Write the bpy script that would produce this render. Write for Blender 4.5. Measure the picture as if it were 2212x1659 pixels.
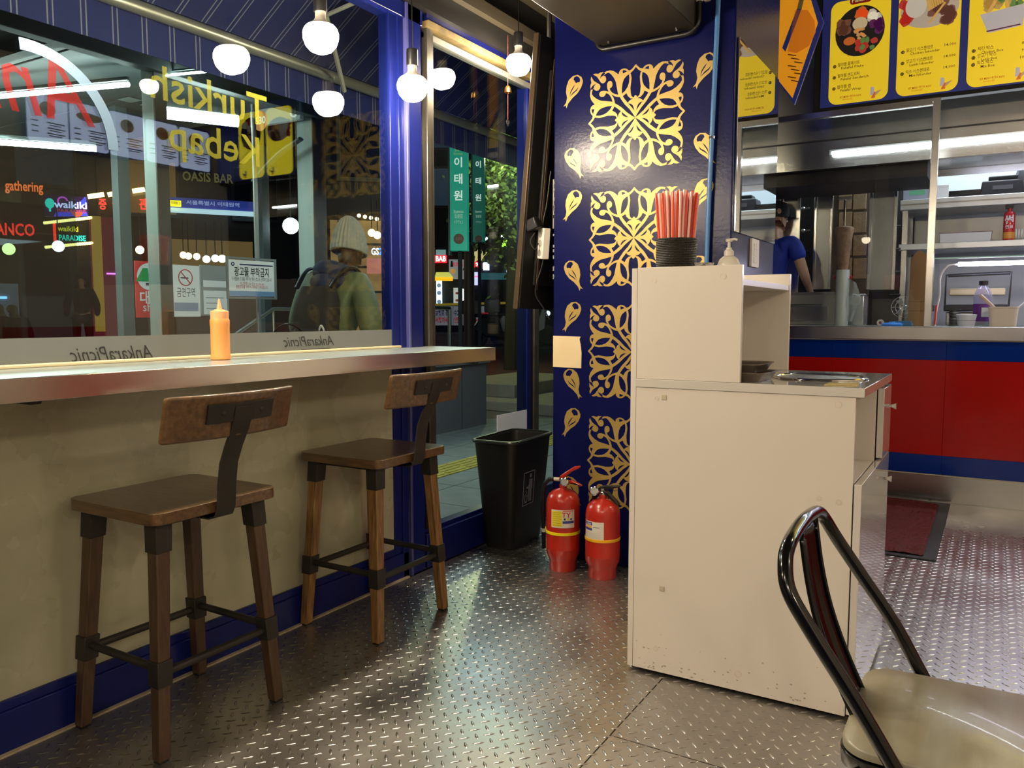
import bpy, math, random
from math import sin, cos, pi, radians
from mathutils import Vector, Matrix
from mathutils.geometry import tessellate_polygon
random.seed(7)
for o in list(bpy.data.objects): bpy.data.objects.remove(o)
SC = bpy.context.scene
COL = SC.collection

# ------------------------------------------------------------------ camera, world, exposure
FOC, CX, CY, EYE = 1740.0, 1106.0, 829.5, 1.2
YAW, PIT = radians(31.0), radians(4.88)
cam_d = bpy.data.cameras.new('camera'); cam = bpy.data.objects.new('camera', cam_d); COL.objects.link(cam)
cam_d.sensor_width = 36.0; cam_d.lens = FOC / 2212.0 * 36.0; cam_d.clip_start = .05; cam_d.clip_end = 300
cam.location = (0, 0, EYE); cam.rotation_euler = (pi/2 - PIT, 0, YAW)
SC.camera = cam
w = bpy.data.worlds.new('night'); SC.world = w; w.use_nodes = True
w.node_tree.nodes['Background'].inputs[0].default_value = (.05, .07, .13, 1)
w.node_tree.nodes['Background'].inputs[1].default_value = .12
SC.view_settings.view_transform = 'Standard'; SC.view_settings.look = 'None'
SC.view_settings.exposure = 0.0; SC.view_settings.gamma = 1.0
BULB_E, TUBE_E, SHEL_E = 290.0, 75.0, 30.0

_F = Vector((-sin(YAW)*cos(PIT), cos(YAW)*cos(PIT), -sin(PIT)))
_R = Vector((cos(YAW), sin(YAW), 0)); _U = _R.cross(_F); _C = Vector((0, 0, EYE))
def ray(px, py): return _F + _R*((px-CX)/FOC) - _U*((py-CY)/FOC)
def at(px, py, axis, val):            # where the sight line through a photograph pixel meets a real plane of the place
    d = ray(px, py); return _C + d*((val-_C[axis])/d[axis])

def area(name, loc, rot, size, power, color, sy=None):
    l = bpy.data.lights.new(name, 'AREA'); l.energy = power; l.color = color; l.size = size
    if sy: l.shape = 'RECTANGLE'; l.size_y = sy
    o = bpy.data.objects.new(name, l); COL.objects.link(o); o.location = loc; o.rotation_euler = rot
    return o

# ------------------------------------------------------------------ materials
_M = {}
def mat(name, color, rough=.5, metal=0.0, noise=0.0, nscale=8.0, bump=0.0, bscale=40.0, emit=0.0, ecol=None, alpha=1.0, coat=0.0, col2=None, stretch=None, spec=.5, rvar=0.0):
    if name in _M: return _M[name]
    m = bpy.data.materials.new(name); m.use_nodes = True; nt = m.node_tree; b = nt.nodes['Principled BSDF']
    c = (color[0], color[1], color[2], 1)
    b.inputs['Base Color'].default_value = c; b.inputs['Roughness'].default_value = rough; b.inputs['Metallic'].default_value = metal
    b.inputs['Coat Weight'].default_value = coat; b.inputs['Alpha'].default_value = alpha; b.inputs['Specular IOR Level'].default_value = spec
    b.inputs['Coat Roughness'].default_value = .05
    tc = None
    def coords(sc):
        t = nt.nodes.new('ShaderNodeTexCoord'); mp = nt.nodes.new('ShaderNodeMapping'); nt.links.new(t.outputs['Object'], mp.inputs[0])
        if stretch: mp.inputs['Scale'].default_value = stretch
        n = nt.nodes.new('ShaderNodeTexNoise'); n.inputs['Scale'].default_value = sc; n.inputs['Detail'].default_value = 5
        nt.links.new(mp.outputs[0], n.inputs['Vector']); return n
    if noise > 0 or col2:
        n = coords(nscale); r = nt.nodes.new('ShaderNodeValToRGB'); nt.links.new(n.outputs['Fac'], r.inputs[0])
        r.color_ramp.elements[0].position = .3; r.color_ramp.elements[1].position = .7
        k = col2 or [v*(1-noise) for v in color]
        r.color_ramp.elements[0].color = (k[0], k[1], k[2], 1); r.color_ramp.elements[1].color = c
        nt.links.new(r.outputs[0], b.inputs['Base Color'])
    if rvar > 0:
        n = coords(nscale*1.7); mr = nt.nodes.new('ShaderNodeMapRange'); nt.links.new(n.outputs['Fac'], mr.inputs[0])
        mr.inputs[1].default_value = .3; mr.inputs[2].default_value = .7
        mr.inputs[3].default_value = max(.02, rough-rvar); mr.inputs[4].default_value = rough+rvar; nt.links.new(mr.outputs[0], b.inputs['Roughness'])
    if bump > 0:
        n = coords(bscale); bp = nt.nodes.new('ShaderNodeBump'); bp.inputs['Strength'].default_value = bump; bp.inputs['Distance'].default_value = .01
        nt.links.new(n.outputs['Fac'], bp.inputs['Height']); nt.links.new(bp.outputs[0], b.inputs['Normal'])
    if emit > 0:
        e = ecol or color; b.inputs['Emission Color'].default_value = (e[0], e[1], e[2], 1); b.inputs['Emission Strength'].default_value = emit
    _M[name] = m; return m

def glass(name, tint=(1, 1, 1), rough=0.0, mirror=1.0, ior=1.5, haze=0.0, hcol=(.8, .8, .8)):
    if name in _M: return _M[name]
    m = bpy.data.materials.new(name); m.use_nodes = True; nt = m.node_tree
    for n in list(nt.nodes): nt.nodes.remove(n)
    o = nt.nodes.new('ShaderNodeOutputMaterial'); tr = nt.nodes.new('ShaderNodeBsdfTransparent'); gl = nt.nodes.new('ShaderNodeBsdfGlossy')
    tr.inputs[0].default_value = (*tint, 1); gl.inputs['Roughness'].default_value = rough
    f = nt.nodes.new('ShaderNodeLayerWeight'); f.inputs[0].default_value = .5; pw_ = nt.nodes.new('ShaderNodeMath'); pw_.operation = 'POWER'; pw_.inputs[1].default_value = 5
    nt.links.new(f.outputs['Facing'], pw_.inputs[0]); mu = nt.nodes.new('ShaderNodeMath'); mu.operation = 'MULTIPLY_ADD'; mu.use_clamp = True   # Schlick, same from both sides
    f0 = ((ior-1)/(ior+1))**2; mu.inputs[1].default_value = (1-f0)*mirror; mu.inputs[2].default_value = f0*mirror; nt.links.new(pw_.outputs[0], mu.inputs[0]); mx = nt.nodes.new('ShaderNodeMixShader')
    nt.links.new(mu.outputs[0], mx.inputs[0]); nt.links.new(tr.outputs[0], mx.inputs[1]); nt.links.new(gl.outputs[0], mx.inputs[2])
    last = mx
    if haze > 0:
        df = nt.nodes.new('ShaderNodeBsdfDiffuse'); df.inputs[0].default_value = (*hcol, 1); m2 = nt.nodes.new('ShaderNodeMixShader'); m2.inputs[0].default_value = haze
        nt.links.new(mx.outputs[0], m2.inputs[1]); nt.links.new(df.outputs[0], m2.inputs[2]); last = m2
    nt.links.new(last.outputs[0], o.inputs[0]); _M[name] = m; return m

def glow(name, color, strength):
    if name in _M: return _M[name]
    m = bpy.data.materials.new(name); m.use_nodes = True; nt = m.node_tree
    for n in list(nt.nodes): nt.nodes.remove(n)
    o = nt.nodes.new('ShaderNodeOutputMaterial'); e = nt.nodes.new('ShaderNodeEmission'); e.inputs[0].default_value = (*color, 1); e.inputs[1].default_value = strength
    nt.links.new(e.outputs[0], o.inputs[0]); _M[name] = m; return m

BLUE = mat('blue_paint', (.005, .007, .070), .23, 0, .25, 3, .07, 60, coat=0, spec=.20)
BLUEF = mat('blue_frame_paint', (.008, .014, .13), .25, 0, .2, 4, coat=0, spec=.28)
GOLD = mat('gold_vinyl', (.50, .345, .10), .38, .45, .12, 6)
STEEL = mat('brushed_steel', (.64, .62, .58), .24, 1)
STEELD = mat('dull_steel', (.38, .375, .36), .36, 1)
CHROME = mat('chrome', (.8, .8, .8), .08, 1)
ALU = mat('anodised_frame', (.17, .155, .13), .36, .75, .3, 10)
BLACK = mat('black_plastic', (.008, .008, .009), .35)
BLACKM = mat('matt_black', (.006, .006, .005), .8)
WHITE = mat('white_plastic', (.72, .68, .6), .4)
CAB = mat('white_laminate', (.76, .70, .63), .22, 0, .04, 2, coat=.3)
CABG = mat('glossy_white_door', (.70, .66, .62), .06, 0, .03, 2, coat=1.0)
TREAD = mat('worn_steel_plate', (.46, .44, .41), .34, .9, .25, 2.2, .05, 30, rvar=.08)
RED = mat('red_enamel', (.46, .022, .010), .28, 0, .12, 8, coat=.4)
IRON = mat('gunmetal_iron', (.045, .04, .034), .5, .55, .3, 12)
WOOD = mat('walnut_stain', (.155, .080, .030), .3, 0, nscale=9, bump=.15, bscale=70, stretch=(9, 1, 9), col2=(.06, .031, .012), coat=.4)
WOODL = mat('oak_leg_stain', (.30, .16, .05), .42, 0, nscale=12, bump=.1, stretch=(9, 9, .8), col2=(.11, .05, .014), coat=.15)
WOODD = mat('dark_leg_stain', (.085, .045, .019), .42, 0, nscale=12, bump=.1, stretch=(9, 9, .8), col2=(.045, .02, .008), coat=.15)
PAPER = mat('cream_paper', (.75, .6, .36), .7, 0, .08, 10)
PAPERW = mat('white_paper', (.72, .73, .74), .75)
INK = mat('dark_ink', (.012, .013, .015), .6)
INKR = mat('red_ink', (.6, .03, .02), .6)

# ------------------------------------------------------------------ mesh building
class MB:
    def __init__(s): s.v = []; s.f = []; s.T = None
    def add(s, vs, fs):
        b = len(s.v)
        if s.T is not None: vs = [s.T @ Vector(p) for p in vs]
        s.v.extend(tuple(p) for p in vs); s.f.extend([tuple(i+b for i in f) for f in fs]); return s
    def bx(s, x0, x1, y0, y1, z0, z1):
        return s.add([(x, y, z) for z in (z0, z1) for y in (y0, y1) for x in (x0, x1)],
                     [(0, 2, 3, 1), (4, 5, 7, 6), (0, 1, 5, 4), (2, 6, 7, 3), (0, 4, 6, 2), (1, 3, 7, 5)])
    def hexa(s, b, t):               # 4 bottom and 4 top corners, same winding
        return s.add(list(b)+list(t), [(3, 2, 1, 0), (4, 5, 6, 7), (0, 1, 5, 4), (1, 2, 6, 5), (2, 3, 7, 6), (3, 0, 4, 7)])
    def tube(s, pts, r, n=10, caps=True, radii=None, flat=None):
        pts = [Vector(p) for p in pts]; vs = []; fs = []; m = len(pts); prev = None
        for i, p in enumerate(pts):
            d = (pts[min(i+1, m-1)] - pts[max(i-1, 0)]).normalized()
            if prev is None:
                a = Vector((0, 0, 1)) if abs(d.z) < .9 else Vector((1, 0, 0)); x = d.cross(a).normalized()
            else: x = (prev - d*prev.dot(d)).normalized()
            prev = x; y = d.cross(x); rr = radii[i] if radii else r
            for k in range(n):
                t = 2*pi*(k+.5)/n; vs.append(p + x*(cos(t)*rr) + y*(sin(t)*rr*(flat or 1)))
        for i in range(m-1):
            for k in range(n): fs.append((i*n+k, i*n+(k+1) % n, (i+1)*n+(k+1) % n, (i+1)*n+k))
        if caps: fs.append(tuple(reversed(range(n)))); fs.append(tuple((m-1)*n+k for k in range(n)))
        return s.add(vs, fs)
    def lathe(s, prof, c=(0, 0, 0), n=24, sx=1, sy=1):
        vs = []; fs = []; m = len(prof)
        for r, z in prof:
            for k in range(n):
                t = 2*pi*k/n; vs.append((c[0]+cos(t)*r*sx, c[1]+sin(t)*r*sy, c[2]+z))
        for i in range(m-1):
            for k in range(n): fs.append((i*n+k, i*n+(k+1) % n, (i+1)*n+(k+1) % n, (i+1)*n+k))
        if prof[0][0] > 1e-6: fs.append(tuple(reversed(range(n))))
        if prof[-1][0] > 1e-6: fs.append(tuple((m-1)*n+k for k in range(n)))
        return s.add(vs, fs)
    def ball(s, c, rx, ry=None, rz=None, n=14, m=9):
        ry = ry or rx; rz = rz or rx
        vs = [(c[0], c[1], c[2]-rz)]; fs = []
        for i in range(1, m):
            a = -pi/2 + pi*i/m
            for k in range(n): vs.append((c[0]+cos(a)*cos(2*pi*k/n)*rx, c[1]+cos(a)*sin(2*pi*k/n)*ry, c[2]+sin(a)*rz))
        vs.append((c[0], c[1], c[2]+rz)); L = len(vs)-1
        for k in range(n): fs.append((0, 1+(k+1) % n, 1+k)); fs.append((L, L-n+k, L-n+(k+1) % n))
        for i in range(m-2):
            for k in range(n): a = 1+i*n; fs.append((a+k, a+(k+1) % n, a+n+(k+1) % n, a+n+k))
        return s.add(vs, fs)
    def prism(s, poly, z0, z1, holes=()):      # 2D outline in x,y; extruded in z
        loops = [list(poly)] + [list(h) for h in holes]; flat = [p for l in loops for p in l]; n = len(flat)
        tris = tessellate_polygon([[Vector((p[0], p[1], 0)) for p in l] for l in loops])
        vs = [(p[0], p[1], z0) for p in flat] + [(p[0], p[1], z1) for p in flat]; fs = []
        for a, b, c in tris:
            ar = (flat[b][0]-flat[a][0])*(flat[c][1]-flat[a][1])-(flat[b][1]-flat[a][1])*(flat[c][0]-flat[a][0])
            if ar < 0: b, c = c, b
            fs.append((a+n, b+n, c+n)); fs.append((c, b, a))
        o = 0
        for li, l in enumerate(loops):
            k = len(l); A = sum(l[i][0]*l[(i+1) % k][1]-l[(i+1) % k][0]*l[i][1] for i in range(k))
            for i in range(k):
                a, b = o+i, o+(i+1) % k
                fs.append((a, b, b+n, a+n) if (A > 0) == (li == 0) else (b, a, a+n, b+n))
            o += k
        return s.add(vs, fs)
    def disc(s, cx, cy, r, z0, z1, n=28, ry=None): return s.prism([(cx+cos(2*pi*k/n)*r, cy+sin(2*pi*k/n)*(ry or r)) for k in range(n)], z0, z1)
    def ring(s, cx, cy, r, r2, z0, z1, n=32, a0=0, a1=360):
        if a1-a0 >= 360:
            return s.prism([(cx+cos(2*pi*k/n)*r, cy+sin(2*pi*k/n)*r) for k in range(n)], z0, z1, [[(cx+cos(2*pi*k/n)*r2, cy+sin(2*pi*k/n)*r2) for k in range(n)]])
        A = [radians(a0+(a1-a0)*k/n) for k in range(n+1)]
        return s.prism([(cx+cos(a)*r, cy+sin(a)*r) for a in A]+[(cx+cos(a)*r2, cy+sin(a)*r2) for a in reversed(A)], z0, z1)
    def rrect(s, x0, x1, y0, y1, z0, z1, r=.02, n=5):
        p = []
        for cx, cy, a in ((x1-r, y1-r, 0), (x0+r, y1-r, 90), (x0+r, y0+r, 180), (x1-r, y0+r, 270)):
            for k in range(n+1): t = radians(a+90*k/n); p.append((cx+cos(t)*r, cy+sin(t)*r))
        return s.prism(p, z0, z1)
    def line(s, pts, w, z0, z1):               # flat stroke of width w through 2D points
        L = []; Rr = []
        for i, p in enumerate(pts):
            a = pts[max(i-1, 0)]; b = pts[min(i+1, len(pts)-1)]; d = Vector((b[0]-a[0], b[1]-a[1])).normalized(); ww = w[i] if isinstance(w, (list, tuple)) else w
            L.append((p[0]-d.y*ww/2, p[1]+d.x*ww/2)); Rr.append((p[0]+d.y*ww/2, p[1]-d.x*ww/2))
        return s.prism(L+Rr[::-1], z0, z1)
    def text(s, body, u, v, size, n=.001, align='CENTER', mirror=False, wide=None, shear=0.0, bold=0.0, res=2):
        c = bpy.data.curves.new('t', 'FONT'); c.body = body; c.size = size; c.align_x = align; c.align_y = 'CENTER'; c.resolution_u = res
        c.shear = shear; c.offset = bold*size
        o = bpy.data.objects.new('t', c); COL.objects.link(o)
        dg = bpy.context.evaluated_depsgraph_get(); me = bpy.data.meshes.new_from_object(o.evaluated_get(dg))
        vs = [tuple(q.co) for q in me.vertices]; fs = [tuple(p.vertices) for p in me.polygons]
        bpy.data.objects.remove(o); bpy.data.curves.remove(c); bpy.data.meshes.remove(me)
        if not vs: return s
        k = 1.0
        if wide:
            x0 = min(q[0] for q in vs); x1 = max(q[0] for q in vs); k = wide/max(1e-6, x1-x0)
            if align == 'CENTER': vs = [(q[0]-(x0+x1)/2, q[1], q[2]) for q in vs]
        sg = -1 if mirror else 1
        return s.add([(u+sg*q[0]*k, v+q[1], n+q[2]) for q in vs], fs)
    def build(s, name, m, parent=None, world=False, sharp=32, bevel=0.0, label=None, seg=2, kind=None, subs=0):
        vs = s.v
        if world and parent is not None:
            inv = mw(parent).inverted(); vs = [inv @ Vector(p) for p in vs]
        me = bpy.data.meshes.new(name); me.from_pydata([tuple(p) for p in vs], [], s.f); me.update()
        if sharp: me.shade_smooth(); me.set_sharp_from_angle(angle=radians(sharp))
        me.materials.append(m)
        o = bpy.data.objects.new(name, me); COL.objects.link(o)
        if parent is not None: o.parent = parent
        if bevel:
            b = o.modifiers.new('bevel', 'BEVEL'); b.width = bevel; b.segments = seg; b.limit_method = 'ANGLE'; b.angle_limit = radians(35)
        if subs:
            b = o.modifiers.new('sub', 'SUBSURF'); b.levels = subs; b.render_levels = subs
        if label: o['label'] = label
        if kind: o['kind'] = kind
        return o
def mw(o):
    m = Matrix.Translation(o.location) @ o.rotation_euler.to_matrix().to_4x4()
    return mw(o.parent) @ m if o.parent else m
def tag(o, label, cat, group=None):
    o['label'] = label; o['category'] = cat
    if group: o['group'] = group
    return o
def thing(name, label, cat, loc=(0, 0, 0), rz=0.0, group=None):
    o = bpy.data.objects.new(name, None); COL.objects.link(o); o.location = loc; o.rotation_euler = (0, 0, rz); o.empty_display_size = .05
    return tag(o, label, cat, group)
def struct(name, loc=(0, 0, 0), rz=0.0):
    o = bpy.data.objects.new(name, None); COL.objects.link(o); o.location = loc; o.rotation_euler = (0, 0, rz); o['kind'] = 'structure'; o.empty_display_size = .05; return o
_kids = {}
def kids(o): return [c for c in bpy.data.objects if c.parent == o]
def dup(o, loc=None, rz=None, label=None, group=None, parent=None):
    c = o.copy(); COL.objects.link(c)
    if parent is not None: c.parent = parent
    if loc is not None: c.location = loc
    if rz is not None: c.rotation_euler = (0, 0, rz)
    if label: c['label'] = label
    if group: c['group'] = group
    for k in kids(o): dup(k, parent=c)
    return c
class Fr:
    """A real upright plane: u along it, v up, n out of it towards the room."""
    def __init__(s, o, deg):
        a = radians(deg); s.o = Vector(o); s.R = Vector((cos(a), sin(a), 0)); s.N = Vector((sin(a), -cos(a), 0)); s.deg = deg
        s.M = Matrix(((s.R.x, 0, s.N.x, s.o.x), (s.R.y, 0, s.N.y, s.o.y), (0, 1, 0, s.o.z), (0, 0, 0, 1)))
    def uv(s, px, py):
        d = ray(px, py); t = (s.o-_C).dot(s.N)/d.dot(s.N); p = _C+d*t-s.o; return p.dot(s.R), p.z
    def mb(s): m = MB(); m.T = s.M; return m
    def w(s, u, v, n=0): return s.M @ Vector((u, v, n))
    def rect(s, x0, y0, x1, y1):          # photograph box -> u0,u1,v0,v1 on this plane
        a = s.uv(x0, (y0+y1)/2); b = s.uv(x1, (y0+y1)/2); t = s.uv((x0+x1)/2, y0); q = s.uv((x0+x1)/2, y1); return a[0], b[0], q[1], t[1]
# ------------------------------------------------------------------ the room
GX = -2.30                                   # plane of the street-side glass
WIN = Fr((GX, 0, 0), 90)                     # u = Y, v = height, n = into the room
PIL = Fr((0, 3.5, 0), 0)
KIT = Fr((0, 5.78, 0), 0)

fl = struct('floor')
mb = MB()
plates = [(-2.262, -.902, -2.5, 4.2), (-.898, 2.6, -2.5, 2.042), (-.898, 2.6, 2.046, 3.503), (-.898, 2.6, 3.507, 5.9), (-2.262, -.902, 4.204, 5.9)]
for a in plates: MB().bx(a[0], a[1], a[2], a[3], -.012, 0).build('floor_plate', TREAD, fl)
MB().bx(-2.3, 2.7, -2.6, 6.0, -.05, -.013).build('floor_base', BLACKM, fl)
MB().bx(-2.29, -2.265, -2.5, 2.86, -.012, .004).build('floor_edge_strip', mat('pale_sealant', (.5, .42, .28), .7, 0, .3, 30), fl)
# raised bars of the tread plate: real relief, one mesh
vs = []; fs = []
prof = [(-1, 0), (-.55, .62), (0, 1), (.55, .62), (1, 0)]
def bar(x, y, s):
    b = len(vs); L, W, Hh = .0178, .0050, .0024
    for t, k in prof: vs.append((x+t*L*.7071, y+s*t*L*.7071, .0001 if abs(t) == 1 else Hh))
    for t, k in prof[1:4]:
        vs.append((x+(t*L*.7071) - s*k*W*.7071, y+s*t*L*.7071+k*W*.7071, 0)); vs.append((x+(t*L*.7071)+s*k*W*.7071, y+s*t*L*.7071-k*W*.7071, 0))
    l = [b, b+5, b+7, b+9, b+4]; r = [b, b+6, b+8, b+10, b+4]; c = [b, b+1, b+2, b+3, b+4]
    for i in range(4):
        q = [c[i], c[i+1], l[i+1], l[i]]; fs.append(tuple(dict.fromkeys(q if s > 0 else q[::-1])))
        q = [r[i], r[i+1], c[i+1], c[i]]; fs.append(tuple(dict.fromkeys(q if s > 0 else q[::-1])))
i0 = int((-2.262+.75)/.05)-1
for i in range(i0, 50):
    for j in range(-12, 70):
        x = -.75+.05*i; y = 2.164+.055*(j-0)-.9
        for xx, yy, s in ((x, y, 1), (x+.025, y+.0275, -1)):
            if xx < -2.24 or xx > 1.2 or yy < .9 or yy > 5.77: continue
            if abs(yy-xx*0) < 0: continue
            if xx > 0.3+yy*.08: continue
            bar(xx, yy, s)
ob = MB(); ob.v = vs; ob.f = fs
ob.build('tread_bar', mat('polished_tread_bar', (.5, .48, .45), .24, .95), fl, kind='stuff', sharp=75)

# the walls out of view: right wall, wall behind the camera, ceiling
MB().bx(2.6, 2.7, -2.6, 6.0, 0, 3.4).build('wall_right', mat('cream_wall', (.55, .48, .38), .6), None)
bpy.data.objects['wall_right']['kind'] = 'structure'
o = MB().bx(-2.4, 2.7, -2.7, -2.6, 0, 3.4).build('wall_rear', BLUE); o['kind'] = 'structure'
o = MB().bx(-2.5, 2.7, -2.7, 8.2, 3.4, 3.5).build('ceiling', mat('black_ceiling', (.02, .018, .016), .7, 0, .3, 5)); o['kind'] = 'structure'
hd = struct('wall_left')
MB().bx(-2.36, -2.24, -2.6, 6.0, 2.56, 3.4).build('header_panel', mat('black_header', (.014, .013, .012), .5, 0, .3, 4, spec=.3), hd)
MB().bx(-2.26, -2.20, 2.95, 6.0, 2.66, 2.72).build('header_rail', mat('dark_rail', (.05, .04, .025), .5, 0), hd)
MB().bx(-2.26, -2.12, 2.95, 6.0, 2.86, 2.95).build('header_rail', _M['dark_rail'], hd)

# window_1: big shop window over the bar, with its lower frosted panel
w1 = struct('window_1')
GLS = glass('window_glass', (.93, .97, .95), 0, 1.15)
WIN.mb().bx(-1.6, 2.80, 1.02, 2.5, -.004, .004).build('pane', GLS, w1)
FROST = mat('film_backed_glass', (.47, .45, .31), .28, 0, nscale=2.2, col2=(.33, .32, .22), coat=.35, rvar=.1)
WIN.mb().bx(-1.6, 2.80, .13, 1.02, -.012, .004).build('lower_pane', FROST, w1)
WIN.mb().bx(-1.6, 2.885, .0, .118, -.05, .02).build('bottom_rail', BLUEF, w1, bevel=.004)
WIN.mb().bx(-1.6, 2.82, .118, .146, -.05, .016).build('bottom_bead', BLUEF, w1, bevel=.003)
WIN.mb().bx(-1.6, 3.0, 2.49, 2.56, -.06, .03).build('top_rail', BLUEF, w1, bevel=.004)
WIN.mb().bx(2.785, 2.84, .12, 2.5, -.05, .012).build('side_jamb', BLUEF, w1, bevel=.003)
FILM = glass('grey_film', (.34, .36, .35), .2, 1.0, 1.5, .55, (.30, .32, .31))
WIN.mb().bx(-1.6, 2.80, 1.035, 1.137, .0055, .0065).build('frosted_band', FILM, w1)
m = WIN.mb()
m.text('AnkaraPicnic', 1.47, 1.083, .062, .0075, mirror=True, wide=.27, shear=.35); m.bx(1.33, 1.56, 1.052, 1.055, .0075, .0082)
m.text('AnkaraPicnic', 2.285, 1.098, .055, .0075, mirror=True, wide=.27, shear=.35); m.bx(2.24, 2.40, 1.066, 1.069, .0075, .0082)
m.build('script_lettering', INK, w1)
m = WIN.mb(); YEL = glass('yellow_window_vinyl', (.75, .75, .3), .3, .5, 1.4, .30, (.34, .34, .03))
m.text('Turkish', 1.865, 1.925, .150, .0055, mirror=True, wide=.47, bold=.01); m.text('Kebap', 1.875, 1.775, .145, .0055, mirror=True, wide=.37, bold=.01)
m.build('yellow_lettering', YEL, w1)
m = WIN.mb(); m.text('Ankara', 1.135, 1.83, .27, .0055, mirror=True, wide=.62, shear=.35); m.build('red_script', glass('red_window_vinyl', (.8, .35, .35), .3, .5, 1.4, .18, (.36, .015, .01)), w1)
m = WIN.mb()
A = [radians(a) for a in range(0, 96, 5)]; cu, cv = WIN.uv(66, 292); RR = WIN.uv(252, 292)[0]-cu
R1 = [(cu+cos(a)*RR, cv+sin(a)*RR) for a in A]; R2 = [(cu+cos(a)*RR*.875, cv+sin(a)*RR*.875) for a in A]
m.prism(R1+R2[::-1], .0055, .0062).build('crescent_decal', glass('pale_blue_vinyl', (.6, .7, .8), .3, .5, 1.4, .42, (.22, .33, .46)), w1)

# the blue post between the panes
po = struct('trim_1')
WIN.mb().bx(2.835, 2.872, 0, 2.56, -.06, .02).build('post_flange', BLUEF, po, bevel=.003)
WIN.mb().bx(2.872, 2.888, 0, 2.56, -.06, .038).build('post_bead', mat('lit_blue_bead', (.06, .065, .22), .3, coat=.4), po, bevel=.004)
WIN.mb().bx(2.888, 2.985, 0, 2.56, -.07, .03).build('post_body', BLUEF, po, bevel=.004)
WIN.mb().bx(2.985, 3.03, 0, 2.56, -.07, .0).build('post_return', BLUE, po, bevel=.003)

# window_2: the narrow side light beyond the post
w2 = struct('window_2')
WIN.mb().bx(3.02, 4.02, .18, 2.5, -.004, .004).build('pane', glass('side_glass', (.92, .96, .95), 0, 1.0), w2)
WIN.mb().bx(3.03, 3.062, .15, 2.5, -.03, .028).build('steel_jamb', ALU, w2, bevel=.003)
WIN.mb().bx(3.062, 3.095, .15, 2.5, -.03, .018).build('steel_jamb', ALU, w2, bevel=.003)
WIN.mb().bx(3.0, 4.1, 0, .165, -.05, .03).build('bottom_rail', BLUEF, w2, bevel=.004)
WIN.mb().bx(3.0, 4.1, .165, .185, -.05, .01).build('bottom_bead', BLUEF, w2, bevel=.003)
WIN.mb().bx(3.98, 4.03, 0, 2.5, -.06, .01).build('blue_mullion', BLUEF, w2, bevel=.003)
WIN.mb().bx(4.055, 4.11, 0, 2.5, -.05, .015).build('steel_mullion', ALU, w2, bevel=.003)
WIN.mb().bx(4.09, 5.9, .18, 2.5, -.004, .004).build('pane', _M['side_glass'], w2)
WIN.mb().bx(4.09, 5.9, 0, .185, -.05, .03).build('bottom_rail', BLUEF, w2, bevel=.004)
WIN.mb().bx(3.03, 5.9, 2.497, 2.53, -.06, .04).build('timber_edge', mat('raw_timber_edge', (.27, .19, .07), .6, 0, .5, 14), w2, bevel=.002)
WIN.mb().bx(3.03, 5.9, 2.455, 2.485, -.03, .015).build('top_bead', mat('grey_bead', (.3, .3, .27), .4, .3), w2, bevel=.003)
WIN.mb().bx(3.03, 5.9, 2.53, 2.56, -.06, .03).build('top_rail', BLUE, w2)
WIN.mb().bx(3.66, 3.99, .515, .66, .005, .008).build('paper_sheet', mat('taped_white_sheet', (.55, .56, .58), .7, emit=.12), w2, label='white paper sheet taped to the glass')

# the blue pillar with gold ornaments
pl = struct('wall_pillar')
XL, XR = -1.868, -1.0
MB().bx(XL, XR, 3.5, 4.268, 0, 3.4).build('pillar_body', BLUE, pl, bevel=.006)
P1=[(-0.16,0.208),(-0.151,0.218),(-0.156,0.222),(-0.143,0.226),(-0.125,0.227),(-0.108,0.221),(-0.094,0.211),(-0.086,0.204),(-0.065,0.201),(-0.063,0.203),(-0.046,0.209),(-0.032,0.212),(-0.021,0.215),(-0.01,0.225),(-0.001,0.235),(0.001,0.225),(-0.01,0.212),(-0.027,0.199),(-0.044,0.191),(-0.057,0.179),(-0.064,0.161),(-0.067,0.14),(-0.067,0.114),(-0.062,0.102),(-0.052,0.088),(-0.036,0.069),(-0.017,0.047),(-0.003,0.028),(0.001,0.019),(0.0,0.0),(-0.009,0.015),(-0.028,0.041),(-0.052,0.065),(-0.067,0.086),(-0.077,0.102),(-0.085,0.115),(-0.091,0.142),(-0.097,0.171),(-0.107,0.191),(-0.121,0.209),(-0.133,0.218),(-0.143,0.217),(-0.153,0.213),(-0.162,0.206)]
P2=[(-0.083,0.202),(-0.082,0.212),(-0.075,0.221),(-0.065,0.225),(-0.054,0.225),(-0.043,0.221),(-0.033,0.212),(-0.044,0.211),(-0.05,0.216),(-0.057,0.218),(-0.064,0.218),(-0.064,0.211),(-0.062,0.2)]
P3=[(-0.033,0.198),(-0.03,0.178),(-0.032,0.158),(-0.039,0.14),(-0.052,0.124),(-0.067,0.114),(-0.063,0.102),(-0.052,0.109),(-0.044,0.114),(-0.037,0.1),(-0.025,0.089),(-0.011,0.086),(-0.012,0.091),(-0.02,0.099),(-0.023,0.112),(-0.025,0.134),(-0.023,0.151),(-0.02,0.177),(-0.024,0.198)]
P4=[(0.0,0.099),(-0.004,0.097),(-0.008,0.091),(-0.013,0.091),(-0.013,0.083),(-0.021,0.083),(-0.031,0.077),(-0.038,0.068),(-0.023,0.065),(-0.013,0.057),(-0.008,0.046),(-0.005,0.028),(-0.003,0.012),(0.0,0.0)]
P5=[(-0.213,0.221),(-0.2,0.224),(-0.185,0.22),(-0.176,0.225),(-0.158,0.225),(-0.169,0.216),(-0.174,0.208),(-0.176,0.197),(-0.168,0.206),(-0.158,0.208),(-0.15,0.204),(-0.146,0.195),(-0.146,0.185),(-0.152,0.177),(-0.162,0.174),(-0.171,0.178),(-0.177,0.186),(-0.184,0.197),(-0.192,0.208),(-0.202,0.215)]
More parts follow.
